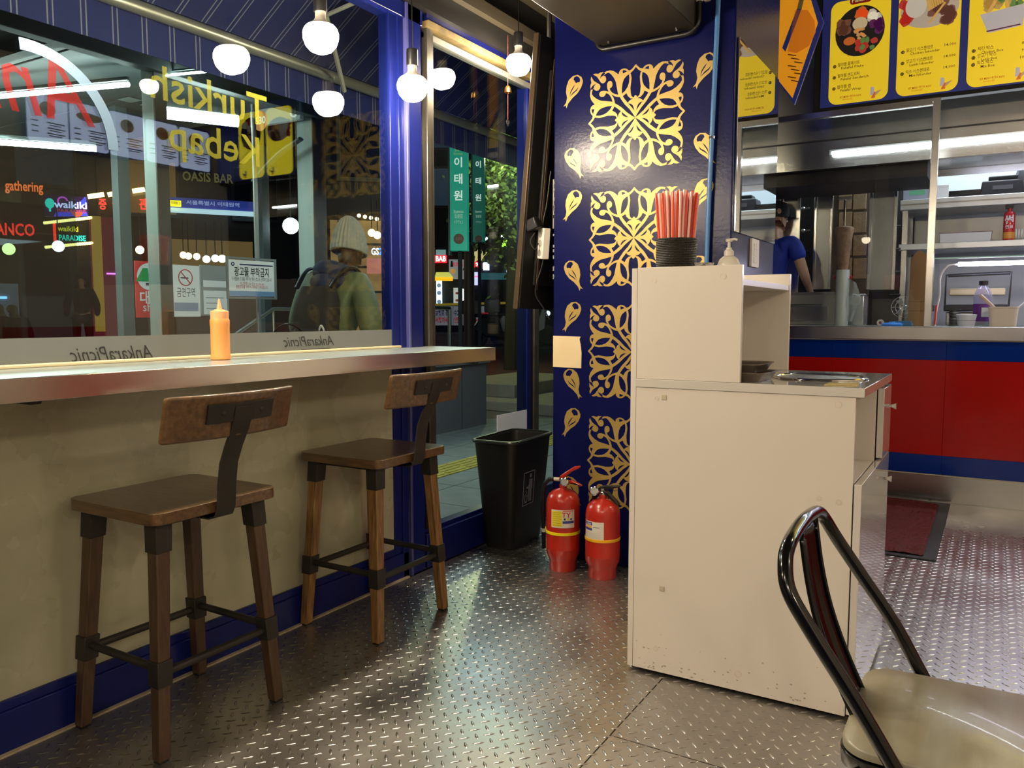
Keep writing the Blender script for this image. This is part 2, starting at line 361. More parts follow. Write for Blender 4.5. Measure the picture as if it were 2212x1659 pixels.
P6=[(-0.125,0.18),(-0.118,0.176),(-0.114,0.168),(-0.114,0.157),(-0.119,0.15),(-0.128,0.146),(-0.124,0.136),(-0.116,0.127),(-0.102,0.118),(-0.087,0.113),(-0.073,0.111),(-0.073,0.1),(-0.089,0.103),(-0.104,0.109),(-0.12,0.12),(-0.132,0.132),(-0.138,0.145),(-0.141,0.158),(-0.14,0.17),(-0.134,0.178)]
def medallion():
    m = MB(); k = 0
    for q in range(4):
        for mir in (1, -1):
            for P in (P1, P2, P3, P4, P5, P6):
                a = q*pi/2; pp = []
                for x, y in P:
                    x *= mir; pp.append((x*cos(a)-y*sin(a), x*sin(a)+y*cos(a)))
                if mir < 0: pp = pp[::-1]
                m.prism(pp, 0.0, .0009+k*.00002); k += 1
    return m
med = medallion()
Mp = Matrix(((1, 0, 0, 0), (0, 0, -1, 0), (0, 1, 0, 0), (0, 0, 0, 1)))
med.v = [tuple(Mp @ Vector(p)) for p in med.v]
m0 = med.build('gold_medallion', GOLD, pl, sharp=0); m0.location = (-1.45, 3.4995, 2.094)
for z, s in ((1.555, .97), (1.029, .97), (.500, .97)):
    c = m0.copy(); COL.objects.link(c); c.location = (-1.45, 3.4995, z); c.scale = (s, 1, s)
D0=[(0.047,0.035),(0.039,0.052),(0.02,0.064),(-0.005,0.062),(-0.027,0.046),(-0.038,0.02),(-0.041,-0.007),(-0.035,-0.034),(-0.04,-0.056),(-0.055,-0.073),(-0.042,-0.068),(-0.038,-0.082),(-0.029,-0.061),(-0.007,-0.039),(0.019,-0.021),(0.038,0.003),(0.046,0.023)]
DH=[(0.016,0.059),(0.029,0.05),(0.034,0.038),(0.03,0.028),(0.019,0.03),(0.012,0.026),(0.005,0.037),(-0.002,0.046),(0.003,0.056)]
V1=[(0.008,0.022),(-0.005,0.011),(-0.017,-0.006),(-0.023,-0.031),(-0.014,-0.011),(-0.002,0.006)]
V2=[(0.025,0.009),(0.012,-0.004),(-0.005,-0.014),(-0.0225,-0.0335),(0.0,-0.018),(0.017,-0.007)]
def drop(sg):
    f = lambda P: [(x*sg, y) for x, y in P][::sg]
    m = MB(); m.prism(f(D0), 0, .001, [f(DH), f(V1), f(V2)]); m.v = [tuple(Mp @ Vector(p)) for p in m.v]
    return m
dr = {1: None, -1: None}
for x, sk in ((-1.762, 0), (-1.128, 0)):
    for i, z in enumerate((2.262, 1.927, 1.73, 1.398, 1.2, .876, .685, .345)):
        sg = 1 if i % 2 == 0 else -1
        if dr[sg] is None: o = dr[sg] = drop(sg).build('gold_leaf_motif', GOLD, pl, sharp=0)
        else: o = dr[sg].copy(); COL.objects.link(o)
        o.location = (x, 3.4995, z)
tag(PIL.mb().prism([(-1.866, .947), (-1.712, .945), (-1.711, 1.02), (-1.716, 1.06), (-1.722, 1.085), (-1.716, 1.097), (-1.866, 1.1)], .0012, .003).build('paper_note', PAPER), 'torn cream paper taped to the edge of the blue pillar', 'paper')
# chipped edge of pillar
m = MB()
for i in range(26):
    z = 1.35+random.random()*.55; m.bx(-1.869, -1.861-random.random()*.004, 3.497, 3.5, z, z+.004+random.random()*.014)
m.build('chipped_paint', mat('chipped_grey', (.25, .24, .27), .7), pl, kind='stuff')

# mirror on the pillar side
mi = thing('wall_mirror', 'tall mirror on the side of the blue pillar reflecting the menu', 'mirror', (-1.0, 3.9, 1.57))
SID = Fr((-1.0, 0, 0), 90)
SID.mb().bx(3.535, 4.262, 1.563, 2.38, .002, .006).build('mirror_glass', mat('silvered_glass', (.62, .64, .64), .015, 1), mi, world=True)
SID.mb().bx(3.528, 3.537, 1.563, 2.38, .002, .009).build('mirror_edge', CHROME, mi, world=True)
sw = thing('light_switch', 'white double rocker light switch below the mirror', 'switch', (-1.0, 3.85, 1.42))
SID.mb().rrect(3.80, 3.93, 1.425, 1.555, .001, .012, .006).build('switch_plate', WHITE, sw, world=True, bevel=.002)
for i in range(3):
    for j in range(2): SID.mb().rrect(3.832+j*.034, 3.862+j*.034, 1.445+i*.031, 1.472+i*.031, .012, .015, .003).build('rocker', WHITE, sw, world=True)

# ceiling duct box with corrugated conduit, and blue hose
db = thing('duct_box', 'black boxed duct hanging over the blue pillar', 'duct', (-1.4, 2.2, 2.43))
MB().bx(-1.622, -1.165, 1.0, 3.49, 2.43, 2.9).build('box_casing', mat('black_sheet', (.028, .022, .014), .5, 0, .2, 3), db, world=True, bevel=.004)
for u, v in ((-1.56, 3.44), (-1.24, 3.44)): MB().lathe([(.006, 0), (.006, -.006), (.003, -.009), (0, -.009)], (u, v, 2.43), 8).build('screw', STEEL, db, world=True)
def corr(pts, r, pitch=.006):
    P = [Vector(p) for p in pts]; out = []; rad = []; i = 0
    for a, b in zip(P, P[1:]):
        n = max(1, int((b-a).length/pitch*2))
        for k in range(n): out.append(a.lerp(b, k/n)); rad.append(r*(1.0 if i % 2 else .84)); i += 1
    return out, rad
def arc(c, r, a0, a1, n=8): return [(c[0]+cos(radians(a0+(a1-a0)*k/n))*r, 3.47, c[1]+sin(radians(a0+(a1-a0)*k/n))*r) for k in range(n+1)]
pts = [(-1.63, 3.47, 2.52)]+arc((-1.59, 2.45), .04, 180, 270)+arc((-1.21, 2.47), .06, 270, 360)+[(-1.15, 3.47, 2.75)]
p, r = corr(pts, .012)
cd = thing('conduit', 'black corrugated conduit bent around the duct box corner', 'conduit', (-1.4, 3.47, 2.4))
MB().tube(p, .012, 10, radii=r).build('conduit_tube', BLACK, cd, world=True, sharp=80)
c = MB(); c.tube([(-1.15, 3.47, 2.535), (-1.15, 3.47, 2.56)], .0155, 14); c.bx(-1.135, -1.11, 3.48, 3.497, 2.537, 2.557)
c.build('saddle_clip', WHITE, cd, world=True, bevel=.002)
hp = [(-1.066+(-.028)*t+.006*sin(t*5), 3.478, 3.3-1.93*t) for t in [k/24 for k in range(25)]]
p, r = corr(hp, .0115, .008)
ho = thing('blue_hose', 'light blue ribbed hose running down the pillar', 'hose', (-1.08, 3.478, 1.37))
MB().tube(p, .0115, 10, radii=r).build('hose_tube', mat('sky_blue_hose', (.06, .19, .44), .35), ho, world=True, sharp=80)
MB().tube([(-1.086, 3.478, 1.955), (-1.086, 3.478, 1.966)], .0145, 12).build('hose_clamp', CHROME, ho, world=True)
# ------------------------------------------------------------------ window bar and what stands on it
bt = thing('bar_counter', 'stainless steel window bar top running along the shop window', 'counter', (-2.1, 1.0, 1.0))
COUNT = mat('satin_worktop', (.50, .58, .58), .3, .7, .06, 2, rvar=.04)
EDGE = mat('folded_steel_edge', (.66, .62, .58), .22, 1, .08, 1.2, rvar=.05)
MB().bx(-2.29, -1.932, -1.6, 3.055, 1.043, 1.055).build('worktop', COUNT, bt, world=True, bevel=.002)
MB().bx(-1.932, -1.924, -1.6, 3.06, .998, 1.056).build('front_edge', EDGE, bt, world=True, bevel=.002)
MB().bx(-2.29, -1.932, 3.052, 3.06, .998, 1.056).build('end_edge', EDGE, bt, world=True, bevel=.002)
MB().bx(-2.285, -1.935, -1.6, 3.05, 1.01, 1.04).build('plywood_core', mat('ply', (.1, .08, .05), .8), bt, world=True)
MB().bx(-2.293, -2.281, -1.6, 2.86, 1.055, 1.066).build('sealant_bead', mat('cream_sealant', (.62, .52, .33), .5), bt, world=True, bevel=.004)
for y in (2.98, 1.05, -.4):
    m = MB(); m.bx(-2.28, -1.98, y, y+.03, .985, 1.01); m.bx(-2.28, -2.25, y, y+.03, .8, .985)
    m.build('bracket', IRON, bt, world=True, bevel=.003)

bo = thing('squeeze_bottle', 'orange sauce squeeze bottle with pointed nozzle on the window bar', 'bottle', (-2.165, 1.76, 1.056))
SAUCE = mat('sauce_plastic', (.86, .36, .10), .35, 0, .06, 5, coat=.3); CAPM = mat('peach_plastic', (.9, .42, .2), .4)
MB().lathe([(.0, 0), (.029, 0), (.032, .003), (.032, .012), (.030, .018), (.030, .105), (.031, .115), (.031, .128), (.028, .134), (0, .134)], n=32).build('bottle_body', SAUCE, bo)
MB().lathe([(0, .130), (.0285, .130), (.0285, .156), (.026, .158), (.017, .160), (.016, .163), (.0085, .164), (.0025, .196), (.0, .197)], n=32).build('nozzle_cap', CAPM, bo)

# ------------------------------------------------------------------ bar stools
def bent(pts, w, t):            # strip through (y,z) points, width w along x
    m = MB(); L = []
    for i, p in enumerate(pts):
        a = pts[max(i-1, 0)]; b = pts[min(i+1, len(pts)-1)]; d = Vector((b[0]-a[0], b[1]-a[1])).normalized(); L.append((p, (-d.y*t/2, d.x*t/2)))
    vs = []; fs = []; n = len(pts)
    for p, o in L:
        for x in (-w/2, w/2):
            vs.append((x, p[0]+o[0], p[1]+o[1])); vs.append((x, p[0]-o[0], p[1]-o[1]))
    for i in range(n-1):
        a = i*4; b = a+4
        fs += [(a, a+2, b+2, b), (a+1, b+1, b+3, a+3), (a, b, b+1, a+1), (a+2, a+3, b+3, b+2)]
    fs += [(0, 1, 3, 2), ((n-1)*4, (n-1)*4+2, (n-1)*4+3, (n-1)*4+1)]
    m.add(vs, fs); return m
def stool(label, loc, rz, legm):
    # local: sitter faces +Y (to the bar); back rest on the -Y side
    t = thing('bar_stool', label, 'stool', loc, rz, 'wooden bar stools at the window bar')
    m = MB(); m.rrect(-.213, .213, -.203, .197, .648, .680, .035); m.build('seat', WOOD, t, bevel=.006, seg=3)
    f = MB(); f.bx(-.17, .17, -.155, .155, .632, .648); f.build('seat_frame', IRON, t, bevel=.002)
    def P(sx, sy, z): k = (.648-z)/.648; return Vector((sx*(.160+.042*k), sy*(.145+.036*k), z))
    def seg(z0, z1, w0, w1, sx, sy):
        a, b = P(sx, sy, z0), P(sx, sy, z1)
        q = lambda c, w: [(c.x-w, c.y-w, c.z), (c.x+w, c.y-w, c.z), (c.x+w, c.y+w, c.z), (c.x-w, c.y+w, c.z)]
        return MB().hexa(q(a, w0), q(b, w1))
    for sx in (-1, 1):
        for sy in (-1, 1):
            l = seg(.006, .645, .0175, .0215, sx, sy).build('leg', legm, t, bevel=.004)
            seg(.565, .645, .0245, .0255, sx, sy).build('leg_socket', IRON, l, bevel=.002)
            c = seg(.205, .275, .0225, .0235, sx, sy).build('leg_collar', IRON, l, bevel=.002)
            seg(0, .008, .014, .014, sx, sy).build('foot_pad', BLACK, l)
    for a, b, z in (((-1, -1), (1, -1), .235), ((-1, 1), (1, 1), .235), ((-1, -1), (-1, 1), .248), ((1, -1), (1, 1), .248)):
        MB().tube([P(*a, z), P(*b, z)], .0115, 12).build('foot_rail', IRON, t)
    pts = [(.06, .628), (-.10, .628), (-.185, .630), (-.212, .638), (-.224, .662), (-.230, .73), (-.240, .79), (-.262, .84), (-.287, .885), (-.306, .93), (-.312, .955)]
    bent(pts, .062, .006).build('back_bracket', IRON, t, bevel=.001)
    # curved back board: concave towards the sitter
    m = MB(); n = 14; H0, H1 = .868, .992; W = .214; vs = []; fs = []
    for i in range(n+1):
        x = -W+2*W*i/n; bow = .035*(x/W)**2
        for z, dz in ((H0, 0), (H1, 0)):
            lean = -(z-.93)*.25
            y = -.288+lean+bow
            vs += [(x, y-.011, z), (x, y+.011, z)]
    for i in range(n):
        a = i*4; b = a+4
        fs += [(a, b, b+2, a+2), (a+1, a+3, b+3, b+1), (a, a+1, b+1, b), (a+2, b+2, b+3, a+3)]
    fs += [(0, 2, 3, 1), (n*4, n*4+1, n*4+3, n*4+2)]
    m.add(vs, fs); bb = m.build('backrest', WOOD, t, bevel=.008, seg=3)
    m = MB(); vs = []; fs = []
    for i in range(9):
        x = -.11+.22*i/8; y = -.3035+.035*(x/W)**2
        for z in (.913, .965): lean = -(z-.93)*.25; vs += [(x, y+lean-.003, z), (x, y+lean+.006, z)]
    for i in range(8):
        a = i*4; b = a+4; fs += [(a, b, b+2, a+2), (a+1, a+3, b+3, b+1), (a, a+1, b+1, b), (a+2, b+2, b+3, a+3)]
    fs += [(0, 2, 3, 1), (32, 33, 35, 34)]
    pm = m.add(vs, fs).build('back_plate', IRON, t, bevel=.001)
    for x in (-.065, .065):
        y = -.3065+.035*(x/W)**2-(.939-.93)*.25
        MB().ball((x, y, .939), .007, .004, .007, 10, 6).build('bolt', IRON, pm)
    return t
stool('dark wooden bar stool in front of the sauce bottle, all four legs dark', (-2.062, 1.497, 0), radians(90), WOODD)
stool('wooden bar stool with paler oak legs beside the blue window post', (-2.076, 2.402, 0), radians(90), WOODL)

# ------------------------------------------------------------------ litter bin
bn = thing('litter_bin', 'black open rectangular plastic litter bin with a tidy man symbol', 'bin', (-2.160, 3.61, 0), radians(3))
def rr(w, d, r, z, n=5):
    o = []
    for cx, cy, a in ((w-r, d-r, 0), (-w+r, d-r, 90), (-w+r, -d+r, 180), (w-r, -d+r, 270)):
        for k in range(n+1): t = radians(a+90*k/n); o.append((cx+cos(t)*r, cy+sin(t)*r, z))
    return o
def loft(rings, m=None, closed_bottom=True, loop=False):
    m = m or MB(); vs = [p for r in rings for p in r]; n = len(rings[0]); fs = []
    for i in range(len(rings)-1):
        for k in range(n): fs.append((i*n+k, i*n+(k+1) % n, (i+1)*n+(k+1) % n, (i+1)*n+k))
    if loop:
        L = (len(rings)-1)*n
        for k in range(n): fs.append((L+k, L+(k+1) % n, (k+1) % n, k))
    elif closed_bottom: fs.append(tuple(reversed(range(n)))); fs.append(tuple((len(rings)-1)*n+k for k in range(n)))
    return m.add(vs, fs)
BIN = mat('black_bin_plastic', (.012, .012, .011), .42, 0, bump=.05, bscale=200)
loft([rr(.078, .165, .03, 0), rr(.084, .172, .034, .012), rr(.121, .222, .04, .545), rr(.125, .226, .042, .56), rr(.119, .220, .04, .56), rr(.080, .168, .03, .02)]).build('bin_body', BIN, bn, bevel=.001)
loft([rr(.121, .222, .042, .552), rr(.132, .233, .046, .556), rr(.134, .235, .048, .566), rr(.130, .231, .046, .572), rr(.120, .221, .042, .572), rr(.1195, .2205, .041, .558)], loop=True).build('bin_rim', mat('bin_rim_plastic', (.02, .025, .024), .3), bn)
sl = math.atan2(.034, .533)
SY = mat('grey_symbol_print', (.42, .39, .43), .5)
T = Matrix.Translation((.1048, -.03, .305)) @ Matrix.Rotation(sl, 4, 'Y') @ Matrix(((0, 0, 1, 0), (1, 0, 0, 0), (0, 1, 0, 0), (0, 0, 0, 1)))
m = MB(); m.T = T
a, b = .062, .088
m.prism([(-a, -b), (a, -b), (a, b), (-a, b)], .0005, .0015, [[(-a+.004, -b+.004), (a-.004, -b+.004), (a-.004, b-.004), (-a+.004, b-.004)]])
m.disc(.018, .064, .011, .0005, .0015)
m.prism([(.002, .046), (.034, .046), (.040, .038), (.040, -.008), (.034, -.008), (.034, -.072), (.022, -.072), (.021, -.015), (.016, -.015), (.015, -.072), (.003, -.072), (.003, .02), (-.012, .008), (-.027, .008), (-.027, .0), (-.010, .0), (.003, .008)], .0005, .0015)
m.prism([(-.044, -.032), (-.039, -.032), (-.034, -.068), (-.018, -.068), (-.012, -.032), (-.007, -.032), (-.014, -.074), (-.038, -.074)], .0005, .0015)
for u, v in ((-.027, -.012), (-.022, -.022), (-.029, -.03), (-.023, -.04)): m.bx(u-.003, u+.003, v-.003, v+.003, .0005, .0015)
m.build('tidy_symbol', SY, bn, sharp=0)

# ------------------------------------------------------------------ fire extinguishers
def extinguisher(label, loc, rz, tall, lever, hose, band):
    t = thing('fire_extinguisher', label, 'extinguisher', loc, rz)
    h = tall; R = .0795
    MB().lathe([(0, 0), (.062, 0), (.064, .004), (.064, .045), (.066, .05), (R*.97, .075), (R, .095), (R, .102), (R*1.008, .104), (R*1.008, .107), (R, .109), (R, h-.075), (R*.97, h-.05), (R*.86, h-.026), (R*.62, h-.009), (R*.34, h), (.018, h+.004), (.018, h+.022), (0, h+.022)], n=40).build('cylinder', RED, t)
    MB().lathe([(0, h+.018), (.016, h+.018), (.016, h+.032), (.012, h+.036), (.012, h+.05), (0, h+.05)], n=16).build('valve', STEEL, t)
    g = MB(); g.T = Matrix.Translation((.022 if lever else -.03, -.022, h+.038)) @ Matrix.Rotation(radians(80), 4, 'X')
    g.lathe([(0, -.004), (.020, -.004), (.021, 0), (.021, .012), (.018, .014), (.017, .011), (0, .011)], n=20); gg = g.build('pressure_gauge', CHROME, t)
    g2 = MB(); g2.T = g.T; g2.lathe([(0, .0112), (.016, .0112), (.016, .0118), (0, .0118)], n=20); g2.build('gauge_dial', mat('grey_dial', (.35, .35, .33), .3), gg)
    if lever:
        T = [(-.018, h+.05), (-.012, h+.062), (.02, h+.085), (.06, h+.112), (.088, h+.118), (.086, h+.106), (.05, h+.088), (.02, h+.066), (.004, h+.046)]
        lv = MB(); lv.prism([(x, z) for x, z in T], -.011, .011); lv.v = [(x, -z, y) for x, y, z in lv.v]; lv.build('top_lever', RED, t, bevel=.004)
        lv = MB(); lv.prism([(.0, h+.04), (.05, h+.045), (.075, h+.036), (.098, h+.026), (.095, h+.02), (.06, h+.03), (.02, h+.028)], -.009, .009); lv.v = [(x, -z, y) for x, y, z in lv.v]; lv.build('carry_handle', RED, t, bevel=.003)
    else:
        lv = MB(); lv.prism([(-.03, h+.04), (-.015, h+.058), (.02, h+.066), (.085, h+.072), (.085, h+.064), (.03, h+.05), (.01, h+.036)], -.009, .009); lv.v = [(x, -z, y) for x, y, z in lv.v]; lv.build('top_lever', BLACK, t, bevel=.003)
        lv = MB(); lv.prism([(.005, h+.044), (.03, h+.034), (.07, h+.0), (.083, h-.016), (.072, h-.018), (.03, h+.012), (.0, h+.03)], -.012, .012); lv.v = [(x, -z, y) for x, y, z in lv.v]; lv.build('carry_handle', BLACK, t, bevel=.003)
        rg = MB(); rg.tube([(.062+cos(k*pi/8)*.013, -.006, h+.058+sin(k*pi/8)*.013) for k in range(17)], .0013, 6); rg.build('pull_ring', CHROME, t)
    pts = hose
    hs = MB(); hs.tube(pts, .0105, 10); ho = hs.build('hose', BLACK, t)
    if lever:
        MB().tube([(-.048, -.004, h+.042), (-.018, -.002, h+.042)], .009, 12).build('hose_coupling', mat('ivory_fitting', (.6, .52, .4), .4), ho)
        p = Vector(pts[-2]); MB().tube([(p.x, p.y, p.z+.045), (p.x, p.y, p.z+.062)], .0118, 12).build('hose_ring', WHITE, ho)
    bz = h*.46 if lever else h*.49
    m = MB(); m.lathe([(R+.0005, bz), (R+.0022, bz+.001), (R+.0022, bz+.013), (R+.0005, bz+.014)], n=40)
    if lever: m.bx(-.112, -.072, -.008, .004, bz, bz+.014)
    m.build('strap', band, t)
    # curved paper label
    def patch(a0, a1, z0, z1, k, mt, nm):
        q = MB(); n = 12; vs = []; fs = []
        for i in range(n+1):
            a = radians(a0+(a1-a0)*i/n); vs += [(cos(a)*(R+k), sin(a)*(R+k), z0), (cos(a)*(R+k), sin(a)*(R+k), z1)]
        for i in range(n): fs.append((i*2, i*2+2, i*2+3, i*2+1))
        return q.add(vs, fs).build(nm, mt, t)
    LW = mat('label_white', (.68, .64, .55), .45); LY = mat('label_yellow', (.75, .62, .03), .45); LB = mat('label_blue', (.04, .05, .28), .45)
    def curl(body, ang, z, size, mt, k=.0012, bold=.01):
        q = MB(); q.text(body, 0, 0, size, 0, bold=bold)
        q.v = [(cos(radians(ang)+x/(R))*(R+k), sin(radians(ang)+x/R)*(R+k), z+y) for x, y, _ in q.v]
        return q.build('label_lettering', mt, t, sharp=0)
    if lever:
        patch(-105, -22, h*.56, h*.78, .0004, LW, 'paper_label'); patch(-102, -66, h*.575, h*.765, .0008, LY, 'label_field'); patch(-64, -24, h*.615, h*.645, .0008, LB, 'label_stripe')
        curl('TY', -52, h*.715, .034, INKR, bold=.02); patch(-64, -26, h*.762, h*.772, .0008, INKR, 'label_stripe')
        for i in range(7): patch(-100, -68-(i % 3)*4, h*(.59+i*.026), h*(.594+i*.026), .0012, mat('olive_ink', (.3, .25, .01), .6), 'label_line')
        for i, c in enumerate((INK, LY, LB)): patch(-60+i*11, -54+i*11, h*.655, h*.68, .0009, c, 'label_mark')
    else:
        patch(-138, -62, h*.52, h*.75, .0004, LW, 'paper_label'); patch(-137, -102, h*.70, h*.74, .0008, LB, 'label_field'); patch(-137, -102, h*.635, h*.665, .0008, LB, 'label_field')
        patch(-128, -104, h*.668, h*.695, .0008, mat('label_orange', (.75, .35, .05), .5), 'label_field'); patch(-98, -76, h*.677, h*.684, .0008, INK, 'label_line')
        curl('3.3kg', -119, h*.719, .016, LW, .0014)
        for i in range(6): patch(-134, -66-(i % 2)*6, h*(.535+i*.014), h*(.537+i*.014), .0008, mat('grey_ink', (.25, .22, .2), .6), 'label_line')
        patch(-98, -70, h*.745, h*.748, .0009, _M['label_orange'], 'label_stripe')
    return t
extinguisher('taller red fire extinguisher with a red lever and black hose, next to the bin', (-1.722, 3.335, 0), 0, .385, True,
    [(-.045, -.004, .427), (-.07, -.006, .424), (-.092, -.008, .405), (-.103, -.01, .37), (-.104, -.008, .3), (-.102, -.006, .2), (-.1, -.006, .12), (-.1, -.006, .085)], mat('yellow_band', (.85, .7, .01), .35))
extinguisher('shorter red fire extinguisher with black levers beside the white cabinet', (-1.512, 3.325, 0), 0, .362, False,
    [(-.02, .012, .395), (-.045, .02, .39), (-.06, .03, .37), (-.062, .04, .34), (-.05, .085, .3), (-.045, .088, .2), (-.045, .088, .1)], mat('amber_band', (.8, .42, .01), .35))

# ------------------------------------------------------------------ white service cabinet
cb = thing('service_cabinet', 'white laminate self-service cabinet with a raised open shelf box', 'cabinet', (-1.0, 2.48, 0))
X0, X1, Y0, Y1 = -1.012, -.338, 2.48, 3.16
def cbx(nm, a, m=CAB, bevel=.0012, **k): return MB().bx(*a).build(nm, m, cb, world=True, bevel=bevel, **k)
cbx('side_panel', (X0, X1, Y0, Y0+.018, .012, .964))
cbx('side_panel', (X0, X1, Y1-.018, Y1, .012, .964))
cbx('back_panel', (X0-.02, X0-.001, Y0, Y1, .012, 1.352))
cbx('bottom_panel', (X0, X1, Y0+.019, Y1-.019, .03, .05))
cbx('divider', (-.75, X1, 2.945, 2.963, .05, .964))
cbx('niche_shelf', (-.9, X1-.002, Y0+.019, 2.944, .69, .708))
cbx('niche_back', (-.72, -.71, Y0+.019, 2.944, .709, .964))
wt = cbx('worktop', (X0, -.315, Y0-.004, Y1+.004, .965, .992), mat('cream_worktop', (.66, .63, .58), .12, 0, .03, 3, coat=.8))
cbx('plinth', (X0+.03, X1-.03, Y0+.03, Y1-.03, 0, .03), BLACKM)
cbx('tower_side', (X0, -.672, Y0, Y0+.018, .9925, 1.354))
cbx('tower_side', (X0, -.672, Y1-.018, Y1, .9925, 1.354))
cbx('tower_shelf', (X0, -.676, Y0+.0185, Y1-.0185, 1.292, 1.312), mat('tower_shelf_laminate', (.68, .66, .66), .3))
d1 = cbx('lower_door', (X1+.004, X1+.024, Y0-.003, Y1-.003, .02, .712), CABG)
d2 = cbx('upper_door', (X1+.004, X1+.024, 2.952, Y1-.003, .718, .955), CABG)
for d, y, z in ((d2, 3.07, .885), (d1, 3.01, .64)):
    k = MB(); k.T = Matrix.Translation((X1+.024, y, z)) @ Matrix.Rotation(pi/2, 4, 'Y'); k.lathe([(0, 0), (.006, 0), (.0045, .008), (.006, .016), (.0105, .024), (.0105, .027), (0, .027)], n=16)
    o = k.build('knob', STEEL, cb, world=True); o.parent = d
for u, v, r in ((-.955, 1.31, .009), (-.73, 1.32, .010), (-.94, .93, .007), (-.385, .942, .010), (-.43, .66, .008), (-.375, .655, .008), (-.93, .09, .009), (-.655, .068, .011)):
    k = MB(); k.T = Matrix(((1, 0, 0, u), (0, 0, -1, Y0), (0, 1, 0, v), (0, 0, 0, 1))); k.ring(0, 0, r, r-.0012, 0, .0009, 20); k.disc(0, 0, r-.0016, 0, .0006); k.build('screw_cap', mat('cap_plastic', (.70, .63, .54), .4), cb, world=True, sharp=0)
for u, v in ((-.915, .935), (-.912, .30)): MB().bx(u-.008, u+.008, Y0-.003, Y0, v-.008, v+.008).build('foam_pad', mat('old_foam_pad', (.55, .48, .36), .8), cb, world=True, bevel=.001)
# grime near the base
m = MB()
for i in range(60):
    u = -1.0+random.random()*.62; v = .02+abs(random.gauss(0, .05)); r = .0008+random.random()*.0022
    m.prism([(u+cos(a)*r*random.uniform(.6, 2.2), v+sin(a)*r) for a in [k*pi/3 for k in range(6)]], 0, .0003)
m.v = [(x, Y0-.0003-z, y) for x, y, z in m.v]; m.build('scuff_mark', mat('scuff', (.42, .36, .28), .8), cb, world=True, sharp=0, kind='stuff')
# round inset bowl in the worktop
rb = thing('inset_bowl', 'round stainless steel bowl ring set into the white cabinet top', 'bowl', (-.50, 2.82, .992))
MB().lathe([(.128, -.02), (.132, .0), (.136, .005), (.146, .007), (.152, .004), (.153, .0006), (.140, .0004)], n=56).build('bowl_rim', CHROME, rb)
MB().lathe([(0, .0008), (.130, .0008), (.131, .004), (.128, .0015), (0, .0014)], n=48).build('bowl_floor', STEELD, rb)
nc = tag(MB().hexa([(-.435, 2.535, .9925), (-.345, 2.545, .9925), (-.35, 2.615, .9925), (-.43, 2.61, .9925)], [(-.435, 2.535, .995), (-.345, 2.545, .995), (-.35, 2.615, .995), (-.43, 2.61, .995)]).build('note_card', mat('mustard_card', (.5, .38, .12), .6)), 'small mustard card lying on the corner of the white worktop', 'card')
TR = mat('taupe_tray', (.13, .105, .085), .35, 0, .1, 5, coat=.2)
for z, dx, lab in ((.9925, .0, 'lower of two dark serving trays in the open shelf box'), (1.019, -.016, 'upper of two dark serving trays in the open shelf box')):
    t = thing('serving_tray', lab, 'tray', (-.742+dx, 2.618, z), radians(-2), 'stacked serving trays')
    loft([[(p[0]-.0, p[1], p[2]) for p in rr(.115, .085, .02, 0)], rr(.128, .098, .026, .022), rr(.136, .106, .03, .0265), rr(.136, .106, .03, .0295), rr(.126, .096, .026, .0265), rr(.114, .084, .02, .003)]).build('tray_body', TR, t)

# straws and pump bottle on the tower shelf (floor of the top recess at z=1.312)
cu = thing('straw_cup', 'black woven ribbed cup full of straws on the white cabinet', 'cup', (-1.055+.19*0+.155, 2.72, 1.3125))
cu.location = (-.905, 2.62, 1.3125)
CP = (-.925, 2.60, 1.3125)
cu.location = CP
pr = []
for i in range(24): z = .004+i*.0056; pr += [(.0640+.0005*i/6, z), (.0662+.0005*i/6, z+.0026)]
MB().lathe([(0, 0), (.063, 0)]+pr+[(.0685, .139), (.063, .139), (.0625, .006), (0, .006)], n=40).build('cup_body', mat('black_woven', (.02, .018, .014), .45, bump=.5, bscale=160), cu)
SQ = list(range(70)); random.shuffle(SQ)
for k, (nm, mt, n) in enumerate((('red', mat('red_straw', (.80, .07, .02), .3), 26), ('pink', mat('pink_clear_straw', (.88, .50, .42), .25), 44))):
    base = None
    for i in range(n):
        q = SQ[i+(26 if k else 0)]; a = q*2.39996; r = .056*math.sqrt((q+.5)/70); b = a
        x0, y0 = cos(a)*r*.88, sin(a)*r*.88; tilt = r/.056*.085
        if base is None:
            base = MB().lathe([(.0041, 0), (.0043, .001), (.0043, .272), (.0040, .2725), (.0035, .27), (.0035, .0)], n=8).build('drinking_straw', mt)
            tag(base, '%s plastic straw standing in the black woven cup' % ('bright red' if k == 0 else 'translucent pink and white'), 'straw', '%s straws in the cup' % nm); s = base
        else: s = base.copy(); COL.objects.link(s)
        s.location = (CP[0]+x0, CP[1]+y0, CP[2]+.012+random.uniform(0, .008)); s.rotation_euler = (-sin(b)*tilt, cos(b)*tilt, 0)
pb = thing('pump_bottle', 'white pump soap bottle standing behind the cabinet edge', 'bottle', (-.755, 2.62, 1.3125))
MB().lathe([(0, 0), (.032, 0), (.036, .004), (.038, .02), (.037, .05), (.030, .068), (.018, .078), (.014, .080), (0, .080)], n=32, sy=.7).build('bottle_body', mat('milky_plastic', (.66, .62, .52), .35), pb)
MB().lathe([(0, .078), (.0155, .078), (.0155, .094), (.012, .097), (.0085, .10), (.0085, .105), (.005, .107), (.0045, .125), (0, .125)], n=24).build('pump_collar', WHITE, pb)
m = MB(); m.lathe([(0, .124), (.010, .124), (.011, .131), (.008, .134), (0, .134)], n=16); m.tube([(0, 0, .130), (.018, 0, .132), (.026, 0, .129)], .004, 8); m.build('pump_nozzle', WHITE, pb, bevel=.001)
hg = thing('metal_clip_dish', 'small chrome clip dish between the straws and the soap', 'dish', (-.835, 2.56, 1.3125))
